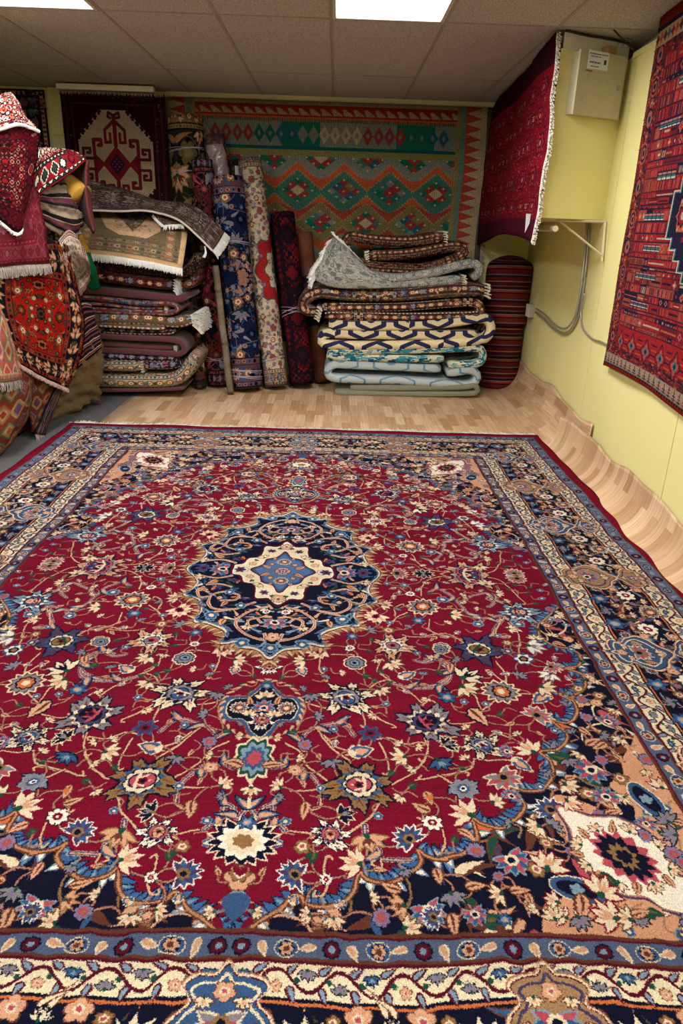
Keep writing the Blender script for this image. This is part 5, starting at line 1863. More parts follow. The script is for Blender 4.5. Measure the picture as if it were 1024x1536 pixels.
# large carpet on the right wall
M['wallrug'] = woven('wall_rug', tex_wallrug(), gain=1.0, bump=.3)
G = []
zz = (.655, 1.0, 1.4, 1.9, 2.352)
for k, z in enumerate(zz):
    row = []
    for c in range(8):
        f = c / 7
        y = 4.095 + .045 * (z - .655) / 1.7 - 2.35 * f + .012 * math.sin(z * 9) * (1 - f)
        wv = .022 * (1 + math.sin(f * 10.5 + .8)) * (1 - (z - .655) / 1.9) * min(1, .3 + f * 3) + .006
        row.append(Vector((rwx(y) - .014 - wv - .0, y, z + (.018 * math.sin(f * 9) if k == 0 else 0))))
    G.append(row)
o, P = sheet('hanging_rug', G, M['wallrug'], .012, amp=.006, seed=31, back=M['back_red'])
tag(o, 'large red and navy tribal rug with barred borders hanging on the right wall', 'rug')
fringe(P[:, 0], M['back_red'], o, .012, (-.2, 1, -.3), step=.012, wd=.006, seed=39, spread=.8)

# ================================================================== ELECTRICAL BOX, BRACKET, CONDUIT
bx0, bx1 = 1.262, 1.548
cenx = at(852, 72, 4.4)
B0 = Vector((SOFV[0][0], SOFV[0][1], 0)) + dirn * .075
box = empty('electrical_box', (B0.x, B0.y, 1.95), 'shallow beige metal electrical box with paper notice on the yellow corner boxing', 'electrical box')
def on_soffit(u0, u1, d0, d1, z0, z1):
    """box in the soffit's own axes: u along the face, d out of it"""
    q = [B0 + dirn * u0 + nout * d1, B0 + dirn * u1 + nout * d1, B0 + dirn * u1 + nout * d0, B0 + dirn * u0 + nout * d0]
    return [(p.x, p.y, z0) for p in q] + [(p.x, p.y, z1) for p in q], box_vf(0, 1, 0, 1, 0, 1)[1]
BW, BZ0, BZ1 = .345, 1.958, 2.268
MB().add(*on_soffit(.01, BW + .02, 0, .050, BZ0 + .006, BZ1 - .004)).build('body', M['box_paint'], box, bevel=.003)
MB().add(*on_soffit(.0, BW, .051, .070, BZ0, BZ1)).build('door', M['box_paint'], box, bevel=.004)
door = box.children[-1]
mb = MB()
c0 = B0 + dirn * (BW - .04) + nout * .0705
c0.z = BZ0 + .155
mb.tube([c0, c0 + nout * .008], .014, 16)
mb.tube([c0 + nout * .006, c0 + nout * .008], .007, 12)
mb.build('lock', M['metal'], door)
nt_ = MB().add(*on_soffit(.055, .205, .0712, .0720, BZ1 - .085, BZ1 + .0)).build('notice', M['paper'], door)
mb = MB()
rnd = random.Random(5)
for k, (z, u0, u1) in enumerate(((BZ1 - .012, .064, .196), (BZ1 - .024, .075, .15), (BZ1 - .050, .070, .150), (BZ1 - .070, .080, .14))):
    u = u0
    while u < u1:
        l = rnd.uniform(.004, .012)
        mb.add(*on_soffit(u, min(u1, u + l), .0722, .0726, z - (.005 if k != 2 else .008), z))
        u += l + .003
mb.add(*on_soffit(.172, .190, .0722, .0726, BZ1 - .058, BZ1 - .036))
mb.build('printed_lettering', M['print'], nt_)
mb = MB()
for k in range(46):
    u, z = rnd.uniform(.02, BW - .02), rnd.uniform(BZ0 + .02, BZ1 - .09)
    l = rnd.uniform(.002, .006)
    mb.add(*on_soffit(u, u + l, .0702, .0706, z, z + .0012 + rnd.uniform(0, .0015)))
mb.add(*on_soffit(.05, .10, .0702, .0706, BZ1 - .097, BZ1 - .092))
mb.build('scuff_stain', M['back_brown'], door)
# wood block and cables above the box
q = on_soffit(.215, .275, 0, .05, 2.256, 2.31)
tag(MB().add(*q).build('wood_block', M['wood_block']), 'small wooden block above the electrical box', 'wood block')
mb = MB()
a0 = at(905, 25, 4.45); a1 = at(925, 50, 4.42); a2 = at(950, 75, 4.45)
mb.tube(smooth_pts([list(a0), list(a1), list(a2)], 8), .0045, 6)
tag(mb.build('cable', M['cable']), 'thick black cable slanting from the ceiling to the box', 'cable')
mb = MB()
mb.tube(smooth_pts([list(at(*p)) for p in ((925, 68, 4.44), (935, 58, 4.42), (948, 60, 4.42), (944, 68, 4.42), (936, 66, 4.43), (930, 74, 4.45))], 8), .0014, 5)
tag(mb.build('wire', M['cable']), 'thin curled wire above the electrical box', 'wire')
mb = MB()
q = [B0 + dirn * u + nout * .004 for u in (-.06, .1, .25, .40)]
mb.tube(smooth_pts([(p.x, p.y, CEIL - .008 - .004 * (k % 2)) for k, p in enumerate(q)], 6), .006, 6)
tag(mb.build('cable', M['cable']), 'dark cable lying along the top edge of the corner boxing', 'cable')

# bracket under the boxing
br = empty('shelf_bracket', tuple(atwall(905, 335)), 'pale triangular metal shelf bracket under the yellow corner boxing', 'bracket')
p0, p1, p2 = at(833, 331, 4.62), atwall(908, 333, .012), atwall(903, 392, .012)
p0.z = p1.z = 1.422
mb = MB(); mb.tube([p0, p1], .007, 4); mb.build('arm', M['cream_trim'], br)
mb = MB(); mb.tube([p1, p2], .009, 4); mb.build('wall_plate', M['cream_trim'], br)
mb = MB(); mb.tube([p0 + (p1 - p0) * .06, p2 + Vector((0, 0, .03))], .006, 4); mb.build('brace', M['cream_trim'], br)
rod = MB()
r0 = at(833, 343, 4.47)
rod.tube([r0, r0 + Vector((.03, 2.1, 0))], .017, 14)
tag(rod.build('rod', M['rod'], smooth=False), 'pale round rod end showing under the corner boxing', 'rod')

def conduit(pts, label, r=.0095, close=.0):
    mb = MB()
    mb.tube([tuple(p) for p in smooth_pts([list(q) for q in pts], 8)], r, 10)
    return tag(mb.build('conduit', M['metal'], smooth=True), label, 'conduit')
W_ = lambda x, y, off=.014: atwall(x, y, off)
conduit([W_(884, 326), W_(881, 370), W_(876, 420), W_(868, 468), W_(858, 492), W_(846, 500), W_(832, 494), W_(815, 478), W_(803, 468)], 'metal conduit curving from the corner boxing down to the wall outlet')
conduit([W_(880, 326, .034), W_(877, 372, .034), W_(872, 424, .034), W_(864, 468, .034), W_(855, 487, .034), W_(845, 493, .034), W_(832, 487, .034), W_(817, 472, .034), W_(804, 463, .034)], 'second metal conduit running just above the first into the outlet', .007)
conduit([W_(876, 440, .02), W_(871, 468, .012), W_(874, 492, .010), W_(888, 508, .010), W_(902, 513, .010), W_(925, 526, .010)], 'thin white conduit branching off towards the hanging right wall rug', .006)
p = W_(800, 465, 0)
ob = empty('wall_outlet', tuple(p), 'small metal outlet box on the right wall beside the striped bolsters', 'wall outlet')
mb = MB().box(p.x - .05, p.x - .004, p.y - .04, p.y + .06, p.z - .06, p.z + .05); mb.build('body', M['metal'], ob, bevel=.003)
mb = MB().box(p.x - .053, p.x - .0505, p.y - .035, p.y + .055, p.z - .055, p.z + .045); mb.build('cover_plate', M['plate'], ob)

# ================================================================== ROLLED CARPETS
NK = ['pst', 'gry', 'pnk', 'gld', 'lav']
RT = {
    'green': tex_floral(.8, 1.9, (34, 36, 26), (110, 92, 58), [(120, 104, 66), 'gd', 'ol'], 51, kinds=['gld', 'pst'], size=.095, bw=.16, guard=(120, 104, 70), line='bk', dens=.5, ends=True),
    'red1': tex_floral(.66, 1.7, (92, 34, 36), (60, 30, 34), ['pk', 'br', 'nv', 'bk'], 52, kinds=['gld', 'gry'], size=.07, bw=.12, guard=(110, 60, 50), line='bk', ends=True),
    'blue': tex_floral(.84, 1.9, (20, 28, 58), (92, 62, 74), [(150, 108, 92), 'bl', 'nv', 'gy'], 53, kinds=['gld', 'rsl', 'gry', 'prp'], size=.062, bw=.27, guard=(104, 72, 78), line='nv', dens=.75, ends=True),
    'cream': tex_floral(.69, 1.9, (184, 168, 142), (160, 140, 112), [(90, 84, 84), (120, 96, 80), 'gy', (150, 60, 56)], 54, kinds=['gry', 'lav', 'gld'], size=.030, bw=.14, guard=(170, 150, 122), line=(84, 66, 60), dens=1.2, ends=True, medallion=((150, 34, 36), (190, 176, 150), (60, 80, 100), .2)),
    'dred': tex_geo(.68, 1.5, (64, 16, 20), (36, 14, 22), [(112, 26, 26), (28, 16, 24), (90, 22, 26), (36, 20, 28)], 55, cell=.16, bw=.10, guard=(80, 24, 28)),
    'brown': tex_stripes(.4, 1.3, [(.5, (104, 62, 44)), (.12, (34, 28, 44)), (.05, (104, 62, 44)), (.20, (84, 46, 44)), (.06, (34, 28, 44)), (.10, (94, 60, 56))], 56),
    'mauve': tex_floral(.5, .8, (92, 62, 70), (80, 50, 60), [(96, 84, 90), (110, 90, 96), 'br'], 57, size=.04, bw=0, kinds=['gry']),
    'greyroll': tex_stripes(.4, 1.3, [(.4, (122, 108, 92)), (.02, (98, 86, 74))], 58),
    'dgreen': tex_floral(.5, 1.3, (34, 36, 30), (30, 30, 26), ['ol', (60, 54, 40), 'br'], 59, size=.06, bw=0, line='bk', kinds=['gld']),
}
for k in RT:
    M['r_' + k] = woven('roll_' + k, RT[k], gain=.8 if k == 'blue' else .9)
RR = {}
RR['green'] = rolled('rolled_rug', (277, 178), (300, 556), .145, M['r_green'], 'tall olive and cream rolled rug standing at the back beside the dark hanging rug', 61, Yt=6.66, Yb=6.40, tw=.8, tl=2.22, endmat=M['back_grey'], strings=(.80, .88), smat=M['string'])
RR['red1'] = rolled('rolled_rug', (303, 243), (325, 572), .088, M['r_red1'], 'dusky red rolled rug standing just behind the blue floral roll', 62, Yt=6.44, Yb=6.14, tw=.66, tl=1.85, endmat=M['back_red'], strings=(.72, .74, .12), smat=M['string'])
RR['mauve'] = rolled('rolled_rug', (322, 205), (366, 556), .080, M['r_mauve'], 'mauve rolled rug wrapped in torn plastic peeking out above the dusky red roll', 63, Yt=6.66, Yb=6.46, tw=.5, tl=.8, endmat=M['film'], strings=(.9,), smat=M['string'])
RR['dark2'] = rolled('rolled_rug', (352, 243), (402, 556), .068, M['r_dgreen'], 'dark rolled rug with a white tag between the blue and the cream roll', 64, Yt=6.69, Yb=6.54, tw=.5, tl=1.3, endmat=M['back_dark'])
RR['blue'] = rolled('rolled_rug', (341, 272), (368, 579), .130, M['r_blue'], 'thick navy blue floral rolled rug with mauve borders leaning in front', 65, Yt=6.34, Yb=5.97, tw=.84, tl=1.80, endmat=M['back_red'], strings=(.055, .085, .70), smat=M['string'])
RR['cream'] = rolled('rolled_rug', (374, 246), (413, 579), .100, M['r_cream'], 'long cream floral rolled rug with red medallion bits, leaning right of the blue roll', 66, Yt=6.56, Yb=6.10, tw=.69, tl=1.93, endmat=M['back_dark'], strings=(.12,), smat=M['string'])
RR['dred'] = rolled('rolled_rug', (423, 328), (453, 576), .108, M['r_dred'], 'black and red tribal rolled rug leaning right of the cream roll', 67, Yt=6.62, Yb=6.15, tw=.66, tl=1.5, endmat=M['back_dark'], strings=(.42, .44), smat=M['string'])
RR['brown'] = rolled('rolled_rug', (456, 352), (483, 574), .070, M['r_brown'], 'narrow brown and navy rolled rug half hidden behind the folded pile', 68, Yt=6.66, Yb=6.42, tw=.4, tl=1.3, endmat=M['back_brown'])
RR['greyroll'] = rolled('rolled_rug', (323, 400), (345, 578), .026, M['r_greyroll'], 'thin grey beige rolled rug at the left edge of the blue roll', 69, Yt=6.10, Yb=5.90, tw=.4, tl=1.3, endmat=M['back_grey'])
RR['dgreen'] = rolled('rolled_rug', (283, 420), (300, 572), .048, M['r_dgreen'], 'short dark green rolled rug low behind the red roll', 70, Yt=6.25, Yb=6.05, tw=.5, tl=1.3, endmat=M['back_dark'])
paper_tag(RR['green'], .92, 2.6, M['paper'], .05, .13)
paper_tag(RR['green'], .86, 2.9, M['paper'], .05, .10)
paper_tag(RR['dark2'], .97, 4.3, M['paper'], .06, .12)
# torn plastic film around the mauve roll
o, (B, ax, Ln, a_, c_, r_) = RR['mauve']
G = []
for i in range(4):
    G.append([B + ax * (Ln * (.84 + .04 * i)) + (a_ * math.cos(t + .25 * i) + c_ * math.sin(t + .25 * i)) * (r_ * (1.14 + .10 * math.sin(t * 3 + i * 2))) for t in np.linspace(3.2, 5.0, 6)])
sheet('plastic_film', G, M['film'], .002, amp=.012, seed=71, n=5, parent=o, freq=2)

# ================================================================== CENTRE PILE OF FOLDED CARPETS
C6 = lambda pts: [(430 + x / 2.626, 320 + y / 2.626) for x, y in pts]
u6 = 1 / 2.626 / 176.0      # crop unit -> metres
FT = {
    'sage': M['sage'],
    'pale': woven('pale_blue', tex_trellis(1.4, 1.2, (172, 182, 184), (98, 134, 160), 81, cell=.5, wd=.022)),
    'teal': woven('teal_splash', tex_blotch(1.4, 1.0, (196, 190, 164), [(20, 84, 112), (30, 104, 128), (18, 66, 96), (60, 130, 150)], 82)),
    'fret': woven('cream_fret', tex_trellis(1.5, 1.2, (206, 190, 152), (40, 42, 76), 83, cell=.40, wd=.050)),
    'multi': woven('multi_floral', tex_floral(1.3, 1.4, (88, 66, 56), (70, 40, 46), ['gy', 'pe', 'gd', 'bl', 'cr'], 84, kinds=['gry', 'gld', 'silver1'], size=.034, bw=.2, dens=2.2, guard=(120, 96, 76), line=(50, 36, 36)), gain=.85),
    'silver': woven('silver_floral', tex_floral(1.3, 1.2, (136, 138, 130), (118, 120, 114), [(98, 100, 100), (150, 148, 138), (84, 88, 94)], 85, kinds=['silver1'], size=.024, bw=.2, guard=(140, 140, 130), line=(90, 92, 94), dens=2.5), gain=1.15),
    'paisley': woven('paisley', tex_floral(1.2, 1.2, (82, 48, 42), (70, 40, 38), [(150, 128, 100), 'rd', (120, 84, 64), 'bk', 'gd'], 86, kinds=['gld'], size=.02, bw=.14, guard=(120, 96, 76), line='bk', dens=4), gain=.8),
}
YF = 6.02
def pile(name, path, thc, mat, label, seed, depth=.66, tw=.8, tl=1.2, yf=YF, conv=C6, unit=u6, **k):
    o, e = folded(name, conv(path), thc * unit, yf, depth, mat, seed, tw, tl, **k)
    tag(o, label, 'rug')
    return o, e
pile('folded_rug', [(200, 698), (400, 700), (690, 696), (738, 704), (735, 716), (690, 716), (400, 712), (250, 708)][::-1] if False else
     [(250, 690), (450, 690), (690, 686), (738, 680), (752, 696), (735, 712), (600, 714), (400, 712), (190, 708)], 24, M['sage'], 'plain sage green folded rug at the bottom of the centre pile', 91, tl=1)
pile('folded_rug', [(608, 616), (450, 608), (250, 600), (190, 598), (162, 620), (175, 648), (260, 656), (480, 664), (640, 676), (725, 680), (754, 650), (728, 622), (632, 632)], 34, FT['pale'], 'pale blue folded rug with blue line pattern, just above the sage green one', 92, yf=YF + .005, bulge=.02)
pile('folded_rug', [(640, 600), (720, 600), (768, 588), (774, 552), (740, 534), (500, 540), (200, 548), (190, 568), (420, 574), (620, 576)], 30, FT['teal'], 'white folded rug splashed with teal blue, in the lower middle of the centre pile', 93, yf=YF + .01, tl=1.3)
pile('folded_rug', [(755, 482), (560, 482), (300, 480), (160, 476), (138, 500), (170, 520), (450, 522), (740, 506), (800, 480), (806, 440), (770, 416), (600, 438), (400, 446), (165, 442)], 38, FT['fret'], 'thick cream folded rug with navy blue fret pattern in the centre pile', 94, yf=YF, bulge=.02, depth=.68)
o, e = pile('folded_rug', [(780, 302), (640, 306), (450, 322), (250, 322), (130, 312), (74, 338), (70, 376), (112, 392)], 50, FT['multi'], 'brown floral folded rug bulging out leftwards from the centre pile, fringed right end', 95, yf=YF - .02, bulge=.02, uoff=.3)
end_fringe(e[0], M['fringe'], o, 50 * u6, .05, 5)
end_fringe(e[1], M['fringe'], o, 44 * u6, .05, 6)
o, e = pile('folded_rug', [(140, 372), (450, 370), (700, 352), (758, 362), (764, 388), (730, 404), (450, 410), (150, 404)], 34, woven('brown_dark', tex_floral(1.2, 1.4, (64, 44, 40), (48, 32, 36), [(96, 86, 84), 'gd', (110, 60, 60), 'br'], 87, kinds=['gry', 'gld'], size=.032, bw=.18, dens=1.5, line='bk')), 'dark brown floral folded rug directly above the cream and navy one', 96, yf=YF + .02)
o, e = pile('folded_rug', [(690, 262), (560, 272), (380, 282), (220, 274), (150, 256), (132, 226), (165, 206), (260, 228), (420, 256), (560, 238), (680, 206), (745, 200), (762, 232), (735, 258)], 36, FT['silver'], 'silver grey folded rug near the top of the centre pile with a raised fringed corner', 97, yf=YF - .01, bulge=.02)
end_fringe(e[0], M['fringe'], o, 34 * u6, .04, 7)
# its raised corner
Yc = YF - .05
q6 = lambda x, y, Y: at(430 + x / 2.626, 320 + y / 2.626, Y)
G = [[q6(108, 262, Yc), q6(180, 290, Yc - .01), q6(300, 296, Yc - .02), q6(430, 292, Yc)],
     [q6(112, 210, Yc), q6(170, 230, Yc - .03), q6(280, 244, Yc - .04), q6(400, 262, Yc)],
     [q6(150, 150, Yc + .03), q6(185, 165, Yc - .02), q6(250, 190, Yc - .02), q6(350, 240, Yc)],
     [q6(188, 92, Yc + .12), q6(205, 110, Yc + .05), q6(240, 140, Yc + .02), q6(300, 200, Yc + .04)]]
fl_, P = sheet('flap', G, FT['silver'], .016, uv=(.3, .3, .6, .6), amp=.006, seed=98, parent=o)
for k, d_ in enumerate(((-.45, -.25, -.55), (-.3, -.4, -.5), (-.6, -.1, -.4))):
    fringe(P[:, 0] + np.array([.004 * k, -.004 * k, 0]), M['white_fringe'], fl_, .075, d_, step=.004, wd=.008, seed=99 + k, spread=.35)
fringe(P[-1] , M['white_fringe'], fl_, .05, (-.4, -.2, .6), step=.004, wd=.008, seed=199, spread=.35)
o, e = pile('folded_rug', [(618, 92), (480, 112), (330, 104), (252, 92), (232, 130), (262, 180), (330, 208), (430, 216), (520, 220), (600, 206), (680, 172), (700, 140), (640, 134), (480, 160), (325, 168)], 40, FT['paisley'], 'brown paisley folded rug on the very top of the centre pile', 100, yf=YF + .03, depth=.5, bulge=.025, tl=.9, tw=.6)
end_fringe(e[0], M['fringe'], o, 30 * u6, .035, 8)
end_fringe(e[1], M['fringe'], o, 30 * u6, .035, 9)

# ================================================================== STRIPED BOLSTERS
BT = woven('bolster_stripes', tex_stripes(.8, .8, [(.035, (104, 34, 32)), (.010, (40, 20, 28)), (.018, (140, 60, 46)), (.007, (140, 120, 100)), (.022, (40, 24, 40)), (.010, (120, 70, 56)), (.030, (70, 24, 32)), (.007, (150, 112, 80)), (.034, (92, 30, 32)), (.012, (30, 20, 32)), (.012, (104, 96, 96))], 101, res=.002), gain=.72)
def bolster(cx, cy, z0, z1, r, label, dome):
    NS, NL = 48, 30
    vs, uvs = [], []
    w = wob(int(z0 * 100) + 7)
    for i in range(NL + 1):
        f = i / NL
        z = z0 + (z1 - z0) * f
        for k in range(NS + 1):
            t = 2 * PI * k / NS
            rr = r * (1 + .012 * w(t, f * 5))
            d = min(f, 1 - f) * (z1 - z0)
            e = .035 if not dome else (.07 if f > .5 else .035)
            if d < e:
                rr *= 1 - (.13 if dome and f > .5 else .06) * (1 - d / e) ** 2.2
            vs.append((cx + rr * math.cos(t) * 1.0, cy + rr * math.sin(t) * .95, z))
            uvs.append((k / NS * 2, z / .8 + .02 * math.sin(t)))
    C_ = NS + 1
    fs = [(i * C_ + k, i * C_ + k + 1, (i + 1) * C_ + k + 1, (i + 1) * C_ + k) for i in range(NL) for k in range(NS)]
    b = NL * C_
    prev = b
    for q in range(1, 8):
        f = 1 - q / 8
        n = len(vs)
        for k in range(NS + 1):
            t = 2 * PI * k / NS
            p = vs[b + k]
            vs.append((cx + (p[0] - cx) * f, cy + (p[1] - cy) * f, z1 + (.06 if dome else .01) * (1 - f * f)))
            uvs.append((k / NS * 2, (z1 + (1 - f) * r) / .8))
        fs += [(prev + k, prev + k + 1, n + k + 1, n + k) for k in range(NS)]
        prev = n
    fs.append(tuple(prev + k for k in range(NS)))
    fs.append(tuple(range(NS))[::-1])
    o = mesh_obj('bolster', vs, fs, BT, uvs=uvs, smooth=True)
    return tag(o, label, 'bolster', 'striped cylindrical bolsters')
bc = at(759, 470, 6.60)
bolster(bc.x - .016, 6.60, .006, .560, .185, 'lower of the two dark red striped round bolsters beside the right wall', False)
bolster(bc.x - .012, 6.60, .572, 1.10, .205, 'upper domed dark red striped round bolster stacked on the other one', True)

# ================================================================== LEFT PILE
C7 = lambda pts: [(120 + x / 4.452, 390 + y / 4.452) for x, y in pts]
u7 = 1 / 4.452 / 183.0
YL = 5.72
LT = {
    'redfl': woven('pile_red', tex_floral(1.2, 1.2, (98, 36, 40), (80, 30, 36), ['pk', 'gy', 'br', 'nv'], 111, kinds=['gry', 'gld'], size=.04, bw=.18, dens=1.4, guard=(100, 64, 56)), gain=.8),
    'darkdot': woven('pile_dots', tex_geo(1.2, 1.2, (52, 38, 32), (44, 32, 28), [(104, 84, 62), (40, 28, 26), (84, 56, 44)], 112, cell=.06, bw=.1, steps=2), gain=.85),
    'rose': woven('pile_rose', tex_floral(1.2, 1.2, (120, 92, 86), (110, 50, 52), ['bl', 'gy', 'pe', 'rd'], 113, kinds=['pnk', 'gry', 'silver1'], size=.032, bw=.2, dens=2, guard=(130, 100, 90)), gain=.85),
    'greyfl': woven('pile_grey', tex_floral(1.2, 1.2, (104, 94, 78), (92, 76, 62), ['gy', 'br', 'ol', 'lb'], 114, kinds=['gry', 'gld', 'silver1'], size=.04, bw=.2, dens=1.3)),
    'creamnavy': woven('pile_cream', tex_floral(1.0, 1.2, (176, 160, 122), (150, 134, 104), [(50, 56, 74), (84, 92, 100), 'gd'], 115, kinds=['silver1', 'gld'], size=.04, bw=.16, line=(44, 48, 62), guard=(176, 160, 130))),
    'purple': woven('pile_purple', tex_floral(1.0, 1.2, (58, 52, 66), (44, 34, 44), ['gy', 'lv', 'pk', 'nv'], 116, kinds=['gry'], size=.05, bw=.16)),
    'darkfl': woven('pile_dark', tex_floral(1.0, 1.2, (44, 30, 34), (38, 24, 28), ['gy', 'pk', 'br', 'nv'], 117, kinds=['gry'], size=.04, bw=.16, line='bk')),
}
def lp(path, thc, mat, label, seed, **k):
    k.setdefault('depth', .92)
    k.setdefault('yf', YL)
    return pile('folded_rug', path, thc, mat, label, seed, conv=C7, unit=u7, **k)
lp([(-60, 878), (140, 874), (400, 872), (690, 862)], 22, M['maroon'], 'thin dark red rug at the very bottom of the left pile', 121)
lp([(-60, 812), (130, 812), (420, 816), (610, 806), (700, 752), (762, 642)], 96, LT['creamnavy'], 'cream and navy floral rug with upturned right end near the bottom of the left pile', 122, bulge=.02, tw=1.0)
o, e = lp([(-60, 712), (150, 712), (300, 712), (400, 716)], 78, LT['creamnavy'], 'short cream rug end lying on the cream and navy one in the left pile', 123, yf=YL - .01, depth=.5, uoff=.4)
end_fringe(e[1], M['fringe'], o, 70 * u7, .02, 11)
o, e = lp([(420, 706), (520, 706), (660, 700)], 58, LT['purple'], 'purple grey floral rug end behind the short cream one in the left pile', 124, yf=YL + .02)
lp([(-60, 640), (150, 646), (420, 662), (640, 664)], 44, LT['darkfl'], 'dark floral rug just beneath the plain maroon one in the left pile', 125, yf=YL + .01)
o, e = lp([(-60, 506), (120, 512), (350, 524), (560, 532), (660, 552), (690, 590), (670, 630), (560, 628), (300, 612), (-60, 606)], 36, M['maroon'], 'plain maroon folded rug with an open rounded fold in the left pile', 126)
o, e = lp([(-60, 556), (200, 566), (440, 586), (622, 588)], 30, M['maroon'], 'dark red rug tongue tucked inside the plain maroon fold', 127, yf=YL + .03)
end_fringe(e[1], M['fringe'], o, 26 * u7, .03, 12)
lp([(-60, 466), (150, 474), (400, 486), (620, 484)], 34, LT['darkfl'], 'thin dark rug lying on top of the plain maroon fold', 128, yf=YL + .02)
o, e = lp([(-60, 388), (150, 396), (420, 402), (620, 420), (740, 404)], 72, LT['greyfl'], 'grey brown rug with a big bunch of white fringe in the left pile', 129, tw=1.0)
for k in range(3):
    end_fringe(e[1], M['white_fringe'], o, (70 + 14 * k) * u7, .075 + .01 * k, 13 + k, down=.5 * k - .1)
lp([(-60, 424), (200, 440), (420, 452), (560, 456)], 30, LT['greyfl'], 'greenish floral rug directly beneath the one with the bunch of white fringe', 130, yf=YL - .015)
o, e = lp([(-60, 330), (100, 338), (350, 352), (590, 356), (650, 326), (600, 294), (400, 290), (150, 262), (-60, 250)], 34, LT['rose'], 'rose and grey folded rug with a rounded right fold in the left pile', 131)
o, e = lp([(-60, 288), (150, 296), (350, 320), (560, 324)], 24, LT['rose'], 'thin rug end with white fringe tucked inside the rose and grey fold', 132, yf=YL + .02)
end_fringe(e[1], M['fringe'], o, 24 * u7, .03, 15)
lp([(-60, 200), (120, 210), (400, 236), (640, 262), (700, 240)], 48, M['maroon'], 'deep maroon rug between the rose fold and the red floral rug in the left pile', 133, yf=YL + .01)
o, e = lp([(-60, 92), (120, 106), (350, 136), (620, 168)], 78, LT['redfl'], 'red floral rug with a knot of white fringe, upper part of the left pile', 134)
end_fringe(e[1], M['white_fringe'], o, 60 * u7, .05, 16, down=.8)
lp([(655, 176), (740, 150), (765, 90), (772, 60)], 66, LT['redfl'], 'red rug end turned up at the right of the left pile', 135, yf=YL + .12, depth=.7)
lp([(-60, 18), (120, 34), (400, 60), (640, 84), (720, 66), (770, 0), (775, -40)], 66, LT['darkdot'], 'dark brown dotted rug beneath the cream bordered one on the left pile', 136, yf=YL - .01)

# cream bordered carpet on top
cb = Art(1.0, .8, .003, (196, 160, 118))
cb.rect(.05, .95, .11, .80, (104, 90, 68))
rn = random.Random(7)
for yy_, hh in ((.13, .04), (.20, .07), (.30, .04)):
    cb.rect(.05, .95, yy_, yy_ + hh, (122, 106, 80))
    for n_, xx_ in enumerate(np.arange(.07, .95, .05)):
        cb.star(xx_, yy_ + hh / 2, hh * .42, 6, .3, 0, [(150, 96, 80), (168, 142, 108), (84, 80, 72)][n_ % 3])
        cb.star(xx_, yy_ + hh / 2, hh * .18, 5, .3, 0, (74, 66, 60))
for (x0_, x1_) in ((.82, .90), (.10, .18)):
    cb.rect(x0_, x1_, .18, .8, (122, 106, 80))
    for n_, yy_ in enumerate(np.arange(.2, .8, .05)):
        cb.star((x0_ + x1_) / 2, yy_, .03, 6, .3, 0, [(150, 96, 80), (168, 142, 108)][n_ % 2])
cb.poly([(.22, .8), (.30, .52), (.42, .40), (.64, .40), (.76, .52), (.80, .8)], (198, 160, 126))
cb.poly([(.36, .8), (.53, .48), (.70, .8)], (94, 84, 70))
for n_ in range(60):
    x_, y_ = rn.uniform(.38, .68), rn.uniform(.5, .8)
    cb.star(x_, y_, .012, 5, .3, 0, (150, 134, 104))
for n_ in range(700):
    x_, y_ = rn.uniform(.05, .95), rn.uniform(.1, .8)
    cb.rect(x_, x_ + .007, y_, y_ + .006, rn.choice([(70, 62, 54), (140, 122, 92)]))
M['creamtop'] = woven('cream_border', weave_noise(cb.a, 3, .06), gain=1.05)
q5 = lambda x, y, Y: at(120 + x / 4.452, 250 + y / 4.452, Y)
G = [[q5(-60, 570, 5.60), q5(180, 590, 5.60), q5(450, 630, 5.60), q5(680, 680, 5.60)],
     [q5(-60, 520, 5.60), q5(180, 535, 5.60), q5(450, 575, 5.60), q5(690, 630, 5.61)],
     [q5(-50, 440, 5.68), q5(190, 450, 5.68), q5(460, 485, 5.68), q5(705, 530, 5.68)],
     [q5(-40, 370, 5.90), q5(200, 380, 5.90), q5(460, 400, 5.90), q5(715, 440, 5.90)],
     [q5(-30, 290, 6.25), q5(200, 300, 6.25), q5(450, 312, 6.25), q5(700, 380, 6.25)]]
o, P = sheet('draped_rug', G, M['creamtop'], .012, uv=(0, 0, 1, 1), amp=.006, seed=141, back=M['back_grey'])
tag(o, 'cream bordered rug with white fringed front edge, draped over the left pile', 'rug')
for k in range(3):
    fringe(P[0] + np.array([0, .003 * k, .006 - .004 * k]), M['white_fringe'], o, .050, (.1, -.25 + .1 * k, -1), step=.0035, wd=.007, seed=142 + k, spread=.25)

# grey brown carpet draped over it
M['greydrape'] = woven('grey_drape', tex_geo(1.6, .9, (112, 98, 88), (92, 70, 68), [(64, 52, 50), (156, 140, 118), (84, 66, 72)], 118, cell=.055, bw=.16, steps=2, guard=(110, 84, 82), line=(66, 54, 52)))
G = [[q5(-40, 268, 5.98), q5(60, 288, 5.95), q5(270, 296, 5.90), q5(440, 290, 5.88), q5(600, 330, 5.84), q5(730, 410, 5.80), q5(885, 560, 5.78)],
     [q5(-40, 200, 6.15), q5(60, 220, 6.12), q5(270, 248, 6.10), q5(450, 262, 6.08), q5(620, 292, 6.02), q5(760, 370, 5.95), q5(915, 520, 5.90)],
     [q5(-30, 130, 6.33), q5(70, 150, 6.30), q5(280, 190, 6.26), q5(470, 238, 6.22), q5(650, 262, 6.16), q5(790, 325, 6.06), q5(940, 480, 6.00)],
     [q5(-20, 78, 6.46), q5(70, 96, 6.42), q5(290, 150, 6.38), q5(490, 222, 6.32), q5(670, 240, 6.26), q5(820, 300, 6.16), q5(962, 440, 6.10)]]
o, P = sheet('draped_rug', G, M['greydrape'], .013, uv=(0, 0, 1, 1), amp=.007, seed=151, back=M['back_brown'])
